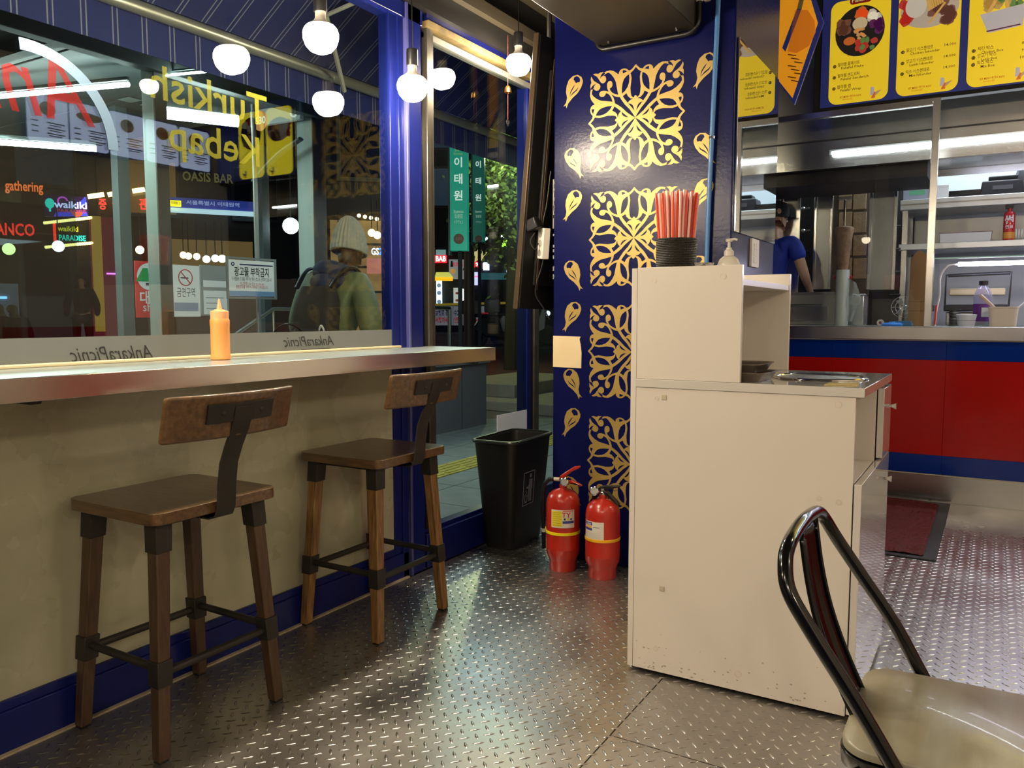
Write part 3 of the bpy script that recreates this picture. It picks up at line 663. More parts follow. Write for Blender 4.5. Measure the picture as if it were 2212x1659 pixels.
MB().lathe([(0, .048), (.016, .048), (.018, .052), (.0185, .056), (.017, .056), (.015, .051), (0, .051)], n=24).build('dish_rim', CHROME, hg)
MB().lathe([(0, 0), (.014, 0), (.014, .05), (0, .05)], n=24).build('dish_base', STEELD, hg)
h2 = dup(hg, loc=(-.808, 2.575, 1.3125), label='second small chrome dish nearer the soap bottle')

# ------------------------------------------------------------------ black metal chair with wooden seat
ch = thing('metal_chair', 'glossy black metal bistro chair with a worn wooden seat', 'chair', (0, 1.62, 0))
GL = mat('gloss_black_enamel', (.003, .003, .004), .16, 0, coat=.2, spec=.4)
def cat(pts, n=6):
    P = [Vector(p) for p in pts]; P = [P[0]*2-P[1]]+P+[P[-1]*2-P[-2]]; o = []
    for i in range(1, len(P)-2):
        for k in range(n):
            t = k/n; a, b, c, d = P[i-1:i+3]
            o.append(.5*((2*b)+(c-a)*t+(2*a-5*b+4*c-d)*t*t+(3*b-a-3*c+d)*t**3))
    return o+[P[-2]]
YN, YF = 1.412, 1.852
bk = [(-.10, YN, .435), (-.175, YN+.003, .55), (-.250, YN+.008, .655), (-.292, YN+.016, .718), (-.305, YN+.04, .762), (-.307, YN+.075, .785), (-.309, YN+.15, .794),
      (-.309, (YN+YF)/2, .798), (-.309, YF-.15, .794), (-.307, YF-.085, .786), (-.301, YF-.045, .765), (-.277, YF-.022, .717), (-.226, YF-.01, .64), (-.16, YF-.004, .545), (-.098, YF, .435)]
MB().tube(cat(bk), .0135, 14).build('back_tube', GL, ch, world=True, sharp=60)
# pressed splat between top rail and seat, with two folded ribs
def splat(y0, y1, k):
    L = []
    for t in [i/12 for i in range(13)]:
        z = .788-.353*t; x = -.305+.11*t-.02*sin(t*pi); w = 1-.10*t; L.append((x+k, z, w))
    return L
m = MB(); vs = []; fs = []; yc = 1.632; W = .072
sec = [(-W, .010), (-W, 0), (-W*.62, 0), (-W*.5, -.008), (W*.5, -.008), (W*.62, 0), (W, 0), (W, .010)]
for x, z, wd in splat(0, 0, 0):
    for y, d in sec: vs.append((x+d*.9, yc+y*wd, z+d*.25))
n = len(sec)
for i in range(12):
    for k in range(n-1): fs.append((i*n+k, i*n+k+1, (i+1)*n+k+1, (i+1)*n+k))
sp = m.add(vs, fs).build('back_splat', GL, ch, world=True, sharp=50); sl_ = sp.modifiers.new('s', 'SOLIDIFY'); sl_.thickness = .002
def seatring(z, g, r=.055):
    o = []
    for cx, cy, a in ((.19-r, YF-.022-r, 0), (-.205+r, YF-.03-r, 90), (-.205+r, YN+.03+r, 180), (.19-r, YN+.022+r, 270)):
        for k in range(8): t = radians(a+90*k/7); o.append((cx+cos(t)*(r+g), cy+sin(t)*(r+g), z))
    return o
SEAT = mat('worn_grey_wood', (.34, .335, .27), .34, 0, nscale=3.5, bump=.06, bscale=30, stretch=(4, .5, 1), col2=(.25, .205, .115), coat=.15, rvar=.05)
loft([seatring(.438, -.004), seatring(.440, 0), seatring(.452, .001), seatring(.457, -.004)]).build('wooden_seat', SEAT, ch, world=True, sharp=50)
loft([seatring(.405, -.004), seatring(.410, .002), seatring(.436, .004), seatring(.4375, -.002)]).build('seat_pan', GL, ch, world=True, sharp=50)
for sx, sy in ((-1, -1), (-1, 1), (1, -1), (1, 1)):
    a = (-.17 if sx < 0 else .15, YN+.04 if sy < 0 else YF-.04, .405); b = (-.25 if sx < 0 else .19, YN-.0 if sy < 0 else YF+.0, 0)
    q = lambda c, w: [(c[0]-w, c[1]-w, c[2]), (c[0]+w, c[1]-w, c[2]), (c[0]+w, c[1]+w, c[2]), (c[0]-w, c[1]+w, c[2])]
    MB().hexa(q(b, .010), q(a, .022)).build('leg', GL, ch, world=True, bevel=.004)
for s in (YN+.03, YF-.03): MB().tube([(-.2, s, .2), (.165, s, .2)], .007, 8).build('cross_brace', GL, ch, world=True)

# ------------------------------------------------------------------ hanging light bulbs
BG = glow('bulb_glow', (1.0, .83, .60), BULB_E)
bulb0 = None
def bulb(x, y, z, label, top=3.4):
    global bulb0
    if bulb0 is None:
        t = thing('pendant_bulb', label, 'lamp', (x, y, z), 0, 'warm globe bulbs hanging in the shop')
        MB().lathe([(0, -.052), (.02, -.051), (.038, -.043), (.053, -.026), (.061, -.003), (.062, .014), (.057, .030), (.048, .040)], n=28).build('globe', BG, t)
        MB().lathe([(.048, .040), (.040, .047), (.026, .055), (.019, .066), (.018, .090), (0, .091)], n=24).build('bulb_neck', WHITE, t)
        MB().lathe([(0, .088), (.023, .088), (.0235, .09), (.0235, .150), (.021, .153), (.006, .158), (0, .158)], n=20).build('lamp_socket', BLACK, t)
        MB().tube([(0, 0, .155), (0, 0, 1.25)], .0028, 6).build('flex', BLACK, t)
        bulb0 = t
    else: t = dup(bulb0, loc=(x, y, z), label=label)
    return t
bulb(-2.07, 2.148, 2.165, 'globe bulb hanging over the bar in front of the awning, white neck in view')
bulb(-2.07, 2.663, 2.115, 'globe bulb hanging just in front of the blue window post')
bulb(-2.07, 3.507, 2.425, 'globe bulb hanging near the ceiling beside the dark TV')
bulb(-2.07, 1.19, 2.06, 'globe bulb cut off by the top edge of the picture')
# ------------------------------------------------------------------ television hung in the side window
tv = thing('television', 'black television hung in the window, seen from its back edge', 'television', (-2.06, 3.44, 1.23))
TVB = mat('tv_back_black', (.006, .006, .006), .55, spec=.3); TVF = mat('tv_bronze_edge', (.11, .075, .045), .34, .5)
tilt = Matrix.Translation((-2.052, 3.42, 1.232)) @ Matrix.Rotation(radians(5.2), 4, 'Y') @ Matrix.Rotation(radians(-13), 4, 'Z')
m = MB(); m.T = tilt; m.bx(0, .03, 0, .012, 0, 1.30); m.build('bezel_edge', TVF, tv, world=True, bevel=.003)
m = MB(); m.T = tilt; m.bx(.004, .034, .012, .66, .004, 1.296); m.build('casing', TVB, tv, world=True, bevel=.004)
m = MB(); m.T = tilt; m.bx(.034, .05, .09, .50, .12, 1.15); m.build('rear_housing', TVB, tv, world=True, bevel=.006)
m = MB(); m.T = tilt; m.bx(.05, .054, .10, .112, .1, 1.2); m.build('rear_rib', TVF, tv, world=True)
m = MB(); m.tube([(-1.96, 3.62, 2.50), (-1.96, 3.62, 3.4)], .012, 8); m.tube([(-1.96, 3.95, 2.50), (-1.96, 3.95, 3.4)], .012, 8); m.build('hanger', IRON, tv, world=True)
ps = thing('power_strip', 'white power strip hanging on its cable behind the television', 'power strip', (-1.93, 3.52, 1.46))
m = MB(); m.T = Matrix.Translation((-1.925, 3.505, 1.55)) @ Matrix.Rotation(radians(-32), 4, 'Z') @ Matrix.Rotation(radians(7), 4, 'Y'); m.bx(-.028, .028, -.02, .02, -.075, .075); m.build('strip_body', WHITE, ps, world=True, bevel=.004)
for z in (-.045, .0, .045):
    m.v = []; m.f = []; m.bx(0, 0, 0, 0, 0, 0); m = MB(); m.T = Matrix.Translation((-1.925, 3.505, 1.55)) @ Matrix.Rotation(radians(-32), 4, 'Z') @ Matrix.Rotation(radians(7), 4, 'Y') @ Matrix.Translation((0, -.02, z)) @ Matrix.Rotation(pi/2, 4, 'X')
    m.lathe([(.012, -.0), (.0165, .0), (.0165, .002), (.0155, .002), (.014, .0005), (.012, .0005)], n=20); m.build('socket', mat('socket_shade', (.4, .37, .32), .5), ps, world=True)
ad = thing('power_adapter', 'black plug adapter stuck on the white power strip', 'adapter', (-1.95, 3.47, 1.6))
m = MB(); m.T = Matrix.Translation((-1.955, 3.46, 1.64)) @ Matrix.Rotation(radians(-20), 4, 'Y'); m.bx(-.035, .03, -.03, .02, -.03, .03); m.build('adapter_body', BLACK, ad, world=True, bevel=.008)
MB().tube(cat([(-1.95, 3.46, 1.60), (-1.97, 3.45, 1.56), (-1.95, 3.46, 1.52), (-1.94, 3.48, 1.55)]), .003, 6).build('plug_lead', BLACK, ad, world=True)
cw = thing('tv_cable', 'thin dark cable looping down below the power strip', 'cable', (-1.94, 3.5, 1.2))
MB().tube(cat([(-1.9, 3.53, 1.9), (-1.915, 3.52, 1.75), (-1.93, 3.5, 1.62), (-1.925, 3.50, 1.47), (-1.955, 3.49, 1.36), (-1.96, 3.49, 1.30), (-1.92, 3.49, 1.24), (-1.885, 3.495, 1.18)]), .0035, 6).build('cable_run', BLACK, cw, world=True)
MB().bx(-1.885, -1.872, 3.52, 3.56, 1.62, 1.86).build('tv_bracket', mat('grey_bracket', (.22, .19, .15), .5, .5), tv, world=True, bevel=.003)
# wind bell on a red cord
wb = thing('wind_bell', 'small brass bell on a red cord with a silver charm', 'bell', (-2.2, 3.62, 2.17))
MB().tube([(-2.2, 3.62, 2.62), (-2.2, 3.62, 2.2)], .0013, 6).build('red_cord', mat('red_cord', (.16, .03, .03), .8), wb, world=True)
MB().lathe([(0, .036), (.008, .034), (.015, .026), (.018, .012), (.018, 0), (.0165, 0), (.015, .02), (0, .03)], (-2.2, 3.62, 2.335), 20).build('brass_bell', mat('brass', (.5, .28, .07), .3, 1), wb, world=True)
m = MB(); m.T = WIN.M @ Matrix.Translation((3.62, 2.185, .1)); m.prism([(0, -.018), (.014, 0), (.015, .008), (.008, .014), (0, .008), (-.008, .014), (-.015, .008), (-.014, 0)], -.002, .002, [[(0, -.008), (.006, .002), (0, .004), (-.006, .002)]])
m.build('silver_charm', STEEL, wb, world=True)

# ------------------------------------------------------------------ kitchen counter
kc = thing('kitchen_counter', 'serving counter faced in blue and red panels with a steel top', 'counter', (.4, 5.8, 0))
KB = mat('gloss_blue_panel', (.003, .03, .27), .12, 0, .08, 3, spec=.3); KR = mat('gloss_red_panel', (.46, .009, .006), .12, 0, .08, 3, spec=.3)
KX0, KX1 = -1.9, 2.5
def kbx(nm, v0, v1, n, m, u0=KX0, u1=KX1, par=None): return KIT.mb().bx(u0, u1, v0, v1, -.3, n).build(nm, m, par or kc, world=True, bevel=.001)
kbx('kick_plate', 0, .173, -.02, STEEL); kbx('kick_lip', .173, .180, .004, mat('cream_lip', (.55, .5, .4), .4))
edges = [KX0, -.95, -.268, .75, 1.7, KX1]
for a, b in zip(edges, edges[1:]):
    kbx('lower_blue_panel', .181, .303, 0, KB, a+.0006, b-.0006); kbx('red_panel', .304, .915, 0, KR, a+.0006, b-.0006); kbx('upper_blue_panel', .916, 1.036, 0, KB, a+.0006, b-.0006)
kbx('shadow_gap', 1.036, 1.043, .0, mat('cream_lip', (.55, .5, .4)))  # cream strip between the blue panels and the steel edge
KIT.mb().bx(KX0, KX1, 1.043, 1.126, -.02, .03).build('steel_edge', STEEL, kc, world=True, bevel=.003)
KIT.mb().bx(KX0, KX1, 1.10, 1.127, -.75, -.0205).build('steel_top', STEELD, kc, world=True, bevel=.002)
KT = 1.1275
# floor mat
fm = thing('door_mat', 'dark red looped mat with a rubber border before the counter', 'mat', (-.65, 5.1, .002))
MB().bx(-1.25, -.205, 4.36, 5.75, .002, .008).build('rubber_border', mat('rubber', (.03, .03, .032), .6), fm, world=True, bevel=.002)
m = MB(); nx, ny = 90, 120
vs = []; fs = []
for i in range(nx+1):
    for j in range(ny+1):
        x = -1.24+.975*i/nx; y = 4.40+1.28*j/ny+.03*sin(x*7)*(j/ny); vs.append((x, y, .010+random.random()*.009+.006*max(0, sin(x*6+y*3))*(j > 90)))
for i in range(nx):
    for j in range(ny): a = i*(ny+1)+j; fs.append((a, a+ny+1, a+ny+2, a+1))
m.add(vs, fs).build('mat_loops', mat('red_loop_pile', (.15, .010, .008), .8, 0, .5, 60), fm, world=True, sharp=0, kind='stuff')

# glass screen on the counter
gs = thing('counter_screen', 'steel framed glass screen standing on the kitchen counter', 'screen', (-.8, 5.78, KT))
KIT.mb().bx(-.402, -.360, KT, 2.545, -.01, .03).build('screen_post', STEEL, gs, world=True, bevel=.002)
KIT.mb().bx(-1.34, -.40, 2.505, 2.545, -.01, .03).build('screen_rail', STEEL, gs, world=True, bevel=.002)
KIT.mb().bx(-1.9, -.402, KT, 2.505, .004, .009).build('screen_glass', glass('counter_glass', (.95, .97, .96), 0, 1.1), gs, world=True)
# ------------------------------------------------------------------ menu signs
ms = thing('menu_sign', 'long blue menu sign with yellow panels above the kitchen counter', 'sign', (.6, 5.78, 2.55))
SB = mat('sign_blue', (.03, .045, .26), .35, emit=.12); SY_ = mat('sign_yellow', (.88, .62, .02), .45, emit=.46); SY2 = mat('lit_box_yellow', (.86, .72, .015), .45, emit=4.0); SW_ = mat('sign_white', (.55, .64, .95), .45, emit=4.0)  # out-of-view panels get added glow so the window mirrors them brightly
KIT.mb().bx(-1.12, 2.44, 2.546, 3.34, -.06, .01).build('sign_frame', BLACKM, ms, world=True, bevel=.003)
KIT.mb().bx(-1.074, 2.44, 2.570, 3.30, .0105, .018).build('blue_backing', SB, ms, world=True)
def blob(m, cx, cy, r, n0, n1, k=9, jit=.25, sx=1, sy=1):
    m.prism([(cx+cos(2*pi*i/k)*r*sx*random.uniform(1-jit, 1+jit), cy+sin(2*pi*i/k)*r*sy*random.uniform(1-jit, 1+jit)) for i in range(k)], n0, n1)
def pic(fr, n, par, shapes, u, v):
    for i, (c, col, bl) in enumerate(shapes):
        q = fr.mb()
        for b in bl:
            if b[0] == 'e': q.prism([(u+b[1]+cos(2*pi*k/28)*b[3], v+b[2]+sin(2*pi*k/28)*b[4]) for k in range(28)], n+i*.0004, n+i*.0004+.0006)
            elif b[0] == 'b':
                for _ in range(b[5]): blob(q, u+b[1]+random.uniform(-1, 1)*b[3], v+b[2]+random.uniform(-1, 1)*b[4], b[6], n+i*.0004, n+i*.0004+.0006)
            elif b[0] == 'f': q.line([(u+b[1], v+b[2]), (u+b[3], v+b[4])], b[5], n+i*.0004, n+i*.0004+.0006)
            elif b[0] == 'p': q.prism([(u+x, v+y) for x, y in b[1]], n+i*.0004, n+i*.0004+.0006)
        q.build(c, mat('print_'+c+str(round(sum(col), 3)), col, .5, emit=.25), par, world=True, sharp=0)
OR, RD, GR, WH, PU, BR, FRY, BKP = (.75, .18, .03), (.6, .06, .04), (.15, .3, .08), (.75, .72, .62), (.14, .02, .12), (.22, .09, .05), (.82, .5, .12), (.015, .012, .01)
PLATE = [('plate', BKP, [('e', 0, 0, .148, .158)]), ('falafel', BR, [('b', -.095, .03, .02, .05, 5, .032)]), ('carrot', OR, [('b', 0, .105, .03, .02, 5, .03)]), ('white_radish', WH, [('b', .085, .085, .025, .02, 5, .026)]),
         ('red_cabbage', PU, [('b', .1, .01, .02, .03, 5, .026)]), ('hummus', (.75, .62, .38), [('e', 0, .045, .045, .04)]), ('chickpea', (.72, .42, .14), [('b', .0, -.02, .03, .03, 12, .011)]),
         ('sauce', OR, [('e', -.06, -.055, .036, .026)]), ('tomato', RD, [('b', .05, -.095, .06, .03, 7, .021)]), ('cucumber', GR, [('b', .06, -.08, .05, .035, 4, .017)])]
ISK = [('plate', (.6, .52, .42), [('e', 0, 0, .163, .115)]), ('tomato', RD, [('b', -.13, .0, .015, .07, 9, .03)]), ('yoghurt', WH, [('e', -.075, .025, .06, .068)]), ('meat', (.26, .11, .075), [('b', .06, -.03, .07, .06, 16, .03)]),
       ('fries', FRY, [('f', -.02+i*.014, .08-i*.004, .0+i*.012, -.015+i*.006, .011) for i in range(7)]+[('f', .085, .02, .0, -.09, .012)])]
BOX = [('fries_pile', (.6, .42, .12), [('b', .0, .02, .08, .06, 16, .03)]), ('greens', GR, [('b', .02, .0, .07, .04, 6, .02)]), ('fries', FRY, [('f', -.08, -.06, .0, .09, .018), ('f', .0, .09, .02, -.05, .018), ('f', .03, .1, .06, .0, .014)]),
       ('tomato', RD, [('b', .02, .10, .04, .01, 4, .02)]), ('carton', (.6, .58, .62), [('p', [(-.12, -.06), (.115, -.035), (.10, -.16), (-.075, -.175)])]), ('stripe', (.12, .02, .05), [('p', [(-.08, -.168), (.09, -.155), (.09, -.148), (-.085, -.16)])])]
def menu_panel(fr, par, u0, u1, v0, v1, n, ym, head, shapes, rows, simple=False, pv=.21):
    p = fr.mb().rrect(u0, u1, v0, v1, n, n+.004, .055, 7).build('menu_panel', ym, par, world=True, sharp=0); n += .0045; uc = (u0+u1)/2
    if shapes: pic(fr, n, p, shapes, uc, v1-pv)
    if head:
        fr.mb().rrect(uc-.065, uc+.065, v1-.033, v1+.017, n, n+.002, .018).build('heading_tag', mat('red_tag', (.5, .02, .012), .4), p, world=True, sharp=0)
        fr.mb().text(head, uc, v1-.008, .042, n+.0025, wide=.105, bold=.015).build('heading_lettering', mat('cream_print', (.85, .75, .35), .5, emit=.2), p, world=True, sharp=0)
    m = fr.mb(); r = fr.mb()
    for ko, en, num, pr_, v in rows:
        m.disc(u0+.033, v-.006, .0105, n, n+.0004, 14)
        m.text(ko, u0+.052, v, .0265, n, 'LEFT', wide=.0165*len(ko), res=1, bold=.008); m.text(en, u0+.072, v-.023, .0225, n, 'LEFT', wide=.0105*len(en), res=1, bold=.008)
        if pr_: m.text(pr_, u1-.05, v+.0, .023, n, wide=.0105*len(pr_), res=1, bold=.008)
    if rows: m.build('menu_lettering', mat('menu_ink', (.10, .07, .008), .6), p, world=True, sharp=0, kind='stuff')
    if rows:
        q = fr.mb()
        for ko, en, num, pr_, v in rows: q.text(num, u0+.033, v-.006, .015, n+.0006, res=1)
        q.build('number_lettering', mat('number_print', (.8, .6, .1), .6, emit=.2), p, world=True, sharp=0)
    if not simple:
        q = fr.mb(); q.text('SET MENU 추가시 4,500', u0+.07, v0+.042, .018, n, 'LEFT', wide=.13, res=1, bold=.01); q.text('(French fries+음료)', u0+.09, v0+.026, .014, n, 'LEFT', wide=.06, res=1); q.build('set_menu_lettering', mat('orange_ink', (.62, .10, .01), .6), p, world=True, sharp=0)
    pic(fr, n, p, [('drink_cup', (.55, .52, .6), [('p', [(.075, .02), (.1, .022), (.098, .07), (.077, .072)])]), ('fries_packet', OR, [('p', [(.08, .0), (.105, .002), (.11, .035), (.1, .04)])]), ('wrap', (.6, .4, .18), [('p', [(.1, .01), (.12, .025), (.145, .05), (.11, .04)])])], uc, v0+.012)
    return p
menu_panel(KIT, ms, -1.022, -.664, 2.580, 3.232, .0185, SY_, 'Falafel', PLATE, [('팔라펠 플레이트', 'Falafel Plate', '21', '', KIT.uv(1840, 139)[1]), ('팔라펠 샌드위치', 'Falafel Sandwich', '22', '', KIT.uv(1840, 163)[1]), ('팔라펠 랩', 'Falafel Wrap', '23', '', KIT.uv(1840, 187)[1])], pv=.205)
menu_panel(KIT, ms, -.618, -.272, 2.580, 3.232, .0185, SY_, 'Iskender', ISK, [('닭고기 이스켄데르', 'Chicken Iskender', '18', '14,000', KIT.uv(1979, 109)[1]), ('양고기 이스켄데르', 'Lamb Iskender', '19', '14,000', KIT.uv(1979, 133)[1]), ('믹스 이스켄데르', 'Mix Iskender', '20', '14,000', KIT.uv(1979, 156)[1])], pv=.14)
menu_panel(KIT, ms, -.228, .128, 2.580, 3.232, .0185, SY_, 'Box', BOX, [('치킨 박스', 'Chicken Box', '15', '8,400', KIT.uv(2133, 106)[1]), ('양고기 박스', 'Lamb Box', '16', '9,400', KIT.uv(2133, 121)[1]), ('믹스 박스', 'Mix Box', '17', '10,900', KIT.uv(2133, 136)[1])], pv=.17)
for k in range(5): menu_panel(KIT, ms, .168+.396*k, .524+.396*k, 2.580, 3.232, .0185, SY2, '', ISK if k % 2 else PLATE, [], True)
ms2 = thing('menu_sign', 'white and pale blue menu boards over the side counter, seen mirrored in the window', 'sign', (2.5, 4.8, 2.66))
RW = Fr((2.5, 0, 0), -90)
RW.mb().bx(-5.72, -3.84, 2.655, 3.10, -.05, .004).build('blue_backing', SB, ms2, world=True)
for k in range(5):
    a = -5.70+.372*k; p = RW.mb().rrect(a, a+.355, 2.68, 3.08, .005, .009, .03).build('menu_panel', SW_, ms2, world=True, sharp=0)
    pic(RW, .0095, p, [('bread', (.5, .25, .08), [('e', 0, .0, .12, .04)] if k == 3 else [('e', 0, 0, .07, .06)]), ('filling', RD if k % 2 else (.3, .14, .06), [('b', 0, 0, .05, .02, 6, .02)])], a+.178, 2.97)
    q = RW.mb()
    for i in range(3): q.bx(a+.03, a+.19, 2.85-i*.045, 2.86-i*.045, .0095, .0099); q.bx(a+.06, a+.17, 2.832-i*.045, 2.84-i*.045, .0095, .0099); q.bx(a+.26, a+.32, 2.85-i*.045, 2.86-i*.045, .0095, .0099)
    q.build('menu_lettering', mat('blue_ink', (.08, .08, .2), .6), p, world=True, sharp=0, kind='stuff')
MB().bx(2.3, 2.55, 3.6, 5.75, 0, 1.1).build('side_counter', KR, kc, world=True)

# slanted orange menu board beside the mirror
ob = thing('slanted_menu_board', 'orange menu board hanging askew between the mirror and the kitchen', 'sign', (-1.12, 5.3, 2.45))
def k3(px, py, y=5.30): v = at(px, py, 1, y); return (v.x, v.z)
OF = Fr((0, 5.30, 0), 0)
def op(nm, pts, n, mt, t=.002):
    q = OF.mb(); q.prism([k3(*p) for p in pts][::-1], n, n+t); return q.build(nm, mt, ob, world=True, sharp=0)
op('board_frame', [(1660, -120), (1722, -120), (1779, 48), (1716, 226), (1680, 176), (1660, 140)], -.02, SB, .02)
op('orange_face', [(1660, -120), (1716, -120), (1767, 50), (1712, 212), (1680, 172), (1660, 130)], .001, mat('lit_orange', (.85, .33, .012), .5, emit=.45))
op('blue_divider', [(1722, 20), (1732, 20), (1697, 112), (1690, 104)], .0035, SB)
op('divider_base', [(1734, -30), (1744, -30), (1732, 20), (1722, 20)], .0035, mat('olive_print', (.3, .26, .1), .5))
op('plate_print', [(1718, 22), (1745, 22), (1760, 45), (1762, 70), (1748, 100), (1722, 115), (1702, 112)], .0035, mat('deep_orange_print', (.72, .2, .01), .5, emit=.35))
q = OF.mb()
for i in range(8): a = k3(1702+(i % 3)*7, 118+i*8); q.line([a, (a[0]+.05, a[1]-.015)], .006, .0035, .0045)
q.build('menu_lettering', mat('brown_ink', (.2, .07, .0), .6), ob, world=True, sharp=0, kind='stuff')
# ------------------------------------------------------------------ kitchen behind the counter
KS = struct('wall_kitchen')
WSH = mat('kitchen_white_sheet', (.56, .63, .68), .35, 0, .06, 3)
MB().bx(-1.98, 2.6, 7.75, 7.85, 0, 3.4).build('back_sheet', WSH, KS)
MB().bx(-1.98, -1.93, 4.27, 7.75, 0, 3.4).build('side_sheet', STEELD, KS)
MB().bx(-1.93, 2.6, 6.54, 7.75, .2, .3).build('kitchen_step', mat('grey_tiles', (.2, .2, .2), .5), KS)
MB().bx(-.64, 2.5, 7.725, 7.745, 1.75, 2.06).build('steel_splash', STEELD, KS)
MB().bx(-1.93, -.64, 7.70, 7.745, 1.1, 2.6).build('dark_recess', mat('soot_steel', (.05, .045, .04), .45, .6, .4, 5), KS)  # darker steel sheet on the wall behind the grills

hood = thing('extractor_hood', 'long stainless extractor hood over the kitchen', 'hood', (.3, 6.1, 2.2))
hs = [(6.10, 2.23), (6.10, 2.42), (6.16, 2.44), (6.16, 2.95), (6.93, 2.95), (6.93, 2.26), (6.9, 2.23), (6.88, 2.28), (6.16, 2.28), (6.16, 2.23)]
m = MB(); m.prism([(y, z) for y, z in hs], 0, 4.1); m.v = [(-1.7+z, x, y) for x, y, z in m.v]
for f in range(len(m.f)): pass
m.build('hood_shell', STEEL, hood, world=True, sharp=20, bevel=.002)
MB().bx(-1.68, -.45, 6.2, 6.85, 2.14, 2.27).build('filter_bank', mat('soot_steel', (.05, .045, .04), .45, .6), hood, world=True)
a = at(1797, 331, 1, 6.07); b = at(2330, 280, 1, 6.07)
tl = thing('tube_light', 'bright white LED tube along the hood front', 'lamp', (a.x, 6.07, a.z))
MB().tube([(a.x, 6.07, a.z), (b.x+1.6, 6.07, a.z)], .011, 12).build('led_tube', glow('cool_tube', (.86, .93, 1.0), TUBE_E), tl, world=True)
MB().bx(a.x-.02, b.x+1.62, 6.083, 6.098, a.z-.008, a.z+.026).build('tube_batten', STEELD, tl, world=True)

def kp(px, py, Y): v = at(px, py, 1, Y); return v.x, v.z
def kbox(nm, x0, y0, x1, y1, Y, dep, mt, par, bevel=.002, **k):
    xm, ym = (x0+x1)/2, (y0+y1)/2
    a, c = kp(x0, ym, Y)[0], kp(x1, ym, Y)[0]; t, b_ = kp(xm, y0, Y)[1], kp(xm, y1, Y)[1]
    return MB().bx(a, c, Y, Y+dep, b_, t).build(nm, mt, par, world=par is not None, bevel=bevel, **k)
# wall shelving at the right
sh = thing('wall_shelving', 'two tier stainless wall shelf on square posts', 'shelf', (-.6, 7.2, 1.12))
SHW = mat('lit_steel_shelf', (.62, .65, .68), .3, .6)
for nm, yt, yb in (('shelf_board', 433, 455), ('shelf_board', 528, 541)):
    z1 = kp(1945, yt, 7.1)[1]; z0 = kp(1945, yb, 7.1)[1]; x0 = kp(1945, 440, 7.1)[0]
    MB().bx(x0, 2.4, 7.1, 7.7, z0, z1).build(nm, SHW, sh, world=True, bevel=.004)
    if yt == 433: MB().bx(x0, 2.4, 7.097, 7.0995, z0+(z1-z0)*.45, z0+(z1-z0)*.6).build('shelf_groove', STEELD, sh, world=True)
kbox('shelf_post', 1945, 455, 1957, 700, 7.12, .03, STEEL, sh); kbox('shelf_post', 1958, 455, 1968, 700, 7.5, .03, STEEL, sh); kbox('shelf_post', 2330, 455, 2342, 700, 7.12, .03, STEEL, sh)
Z1 = kp(1945, 433, 7.1)[1]+.0005; Z2 = kp(1945, 528, 7.1)[1]+.0005
def onsh(px, Z, Y=7.15): return (kp(px, 430, Y)[0], Y, Z)
sc_ = thing('digital_scale', 'grey digital kitchen scale with green display on the upper shelf', 'scale', onsh(1981, Z1)); 
MB().bx(-.10, .10, 0, .14, 0, .10).build('scale_body', mat('lilac_grey', (.42, .42, .52), .4), sc_, bevel=.004)
MB().bx(-.055, .055, -.003, 0, .04, .075).build('scale_display', mat('green_lcd', (.12, .35, .2), .3, emit=.3), sc_); MB().bx(-.04, .04, -.003, 0, .082, .093).build('scale_badge', mat('maroon', (.2, .03, .05), .4), sc_)
wbx = thing('white_carton', 'plain white carton beside the screen post on the upper shelf', 'box', onsh(2030, Z1)); MB().bx(-.08, .06, 0, .12, 0, .105).build('carton_body', PAPERW, wbx, bevel=.002); MB().bx(-.08, .06, -.001, .121, .085, .087).build('carton_seam', mat('grey_seam', (.4, .4, .4), .6), wbx)
bt_ = thing('tray_stack', 'low pile of black lidded trays on the upper shelf', 'tray', onsh(2085, Z1))
for i in range(3): MB().rrect(-.13+.005*i, .13-.008*i, 0, .15, i*.018, i*.018+.016, .02).build('tray', BLACK, bt_, bevel=.002)
cr = thing('black_crate', 'black plastic carrying case on the upper shelf', 'case', onsh(2163, Z1))
MB().hexa([(-.145, 0, 0), (.15, 0, 0), (.15, .2, 0), (-.145, .2, 0)], [(-.13, .01, .11), (.14, .01, .11), (.14, .19, .11), (-.13, .19, .11)]).build('case_body', mat('dark_case', (.02, .02, .03), .4), cr, bevel=.01)
MB().bx(-.09, .13, .03, .16, .11, .145).build('case_lid', BLACK, cr, bevel=.008); MB().bx(-.06, .07, -.004, .0, .04, .07).build('case_label', mat('grey_plate', (.1, .1, .12), .4), cr)
pbg = thing('plastic_bag', 'dark crumpled bin bag on the end of the upper shelf', 'bag', onsh(2215, Z1)); m = MB(); m.ball((0, .08, .13), .07, .08, .14, 12, 9); m.v = [(x+random.uniform(-.008, .008), y, z) for x, y, z in m.v]; m.build('bag_body', mat('smoky_film', (.12, .12, .14), .25), pbg); MB().lathe([(.008, .26), (.02, .27), (.018, .3), (0, .29)], (0, .08, 0), 10).build('bag_knot', _M['smoky_film'], pbg)
kt = thing('gas_torch_can', 'red gas can with black torch nozzle on the lower shelf', 'can', onsh(2183, Z2))
MB().lathe([(0, 0), (.037, 0), (.038, .01), (.038, .19), (.03, .21), (.014, .215), (.014, .235), (0, .235)], n=24).build('can_body', mat('can_red', (.55, .02, .03), .3, coat=.5), kt)
MB().lathe([(.0384, .012), (.0386, .012), (.0386, .06), (.0384, .06)], n=24).build('can_orange_band', mat('can_orange', (.7, .3, .05), .4), kt)
m = MB(); m.text('썬', 0, .145, .075, 0, bold=.03); m.text('연료', 0, .095, .03, 0, bold=.03); m.v = [(sin(x/.038)*.0392, -cos(x/.038)*.0392, y) for x, y, z in m.v]; m.build('can_lettering', PAPERW, kt, sharp=0)
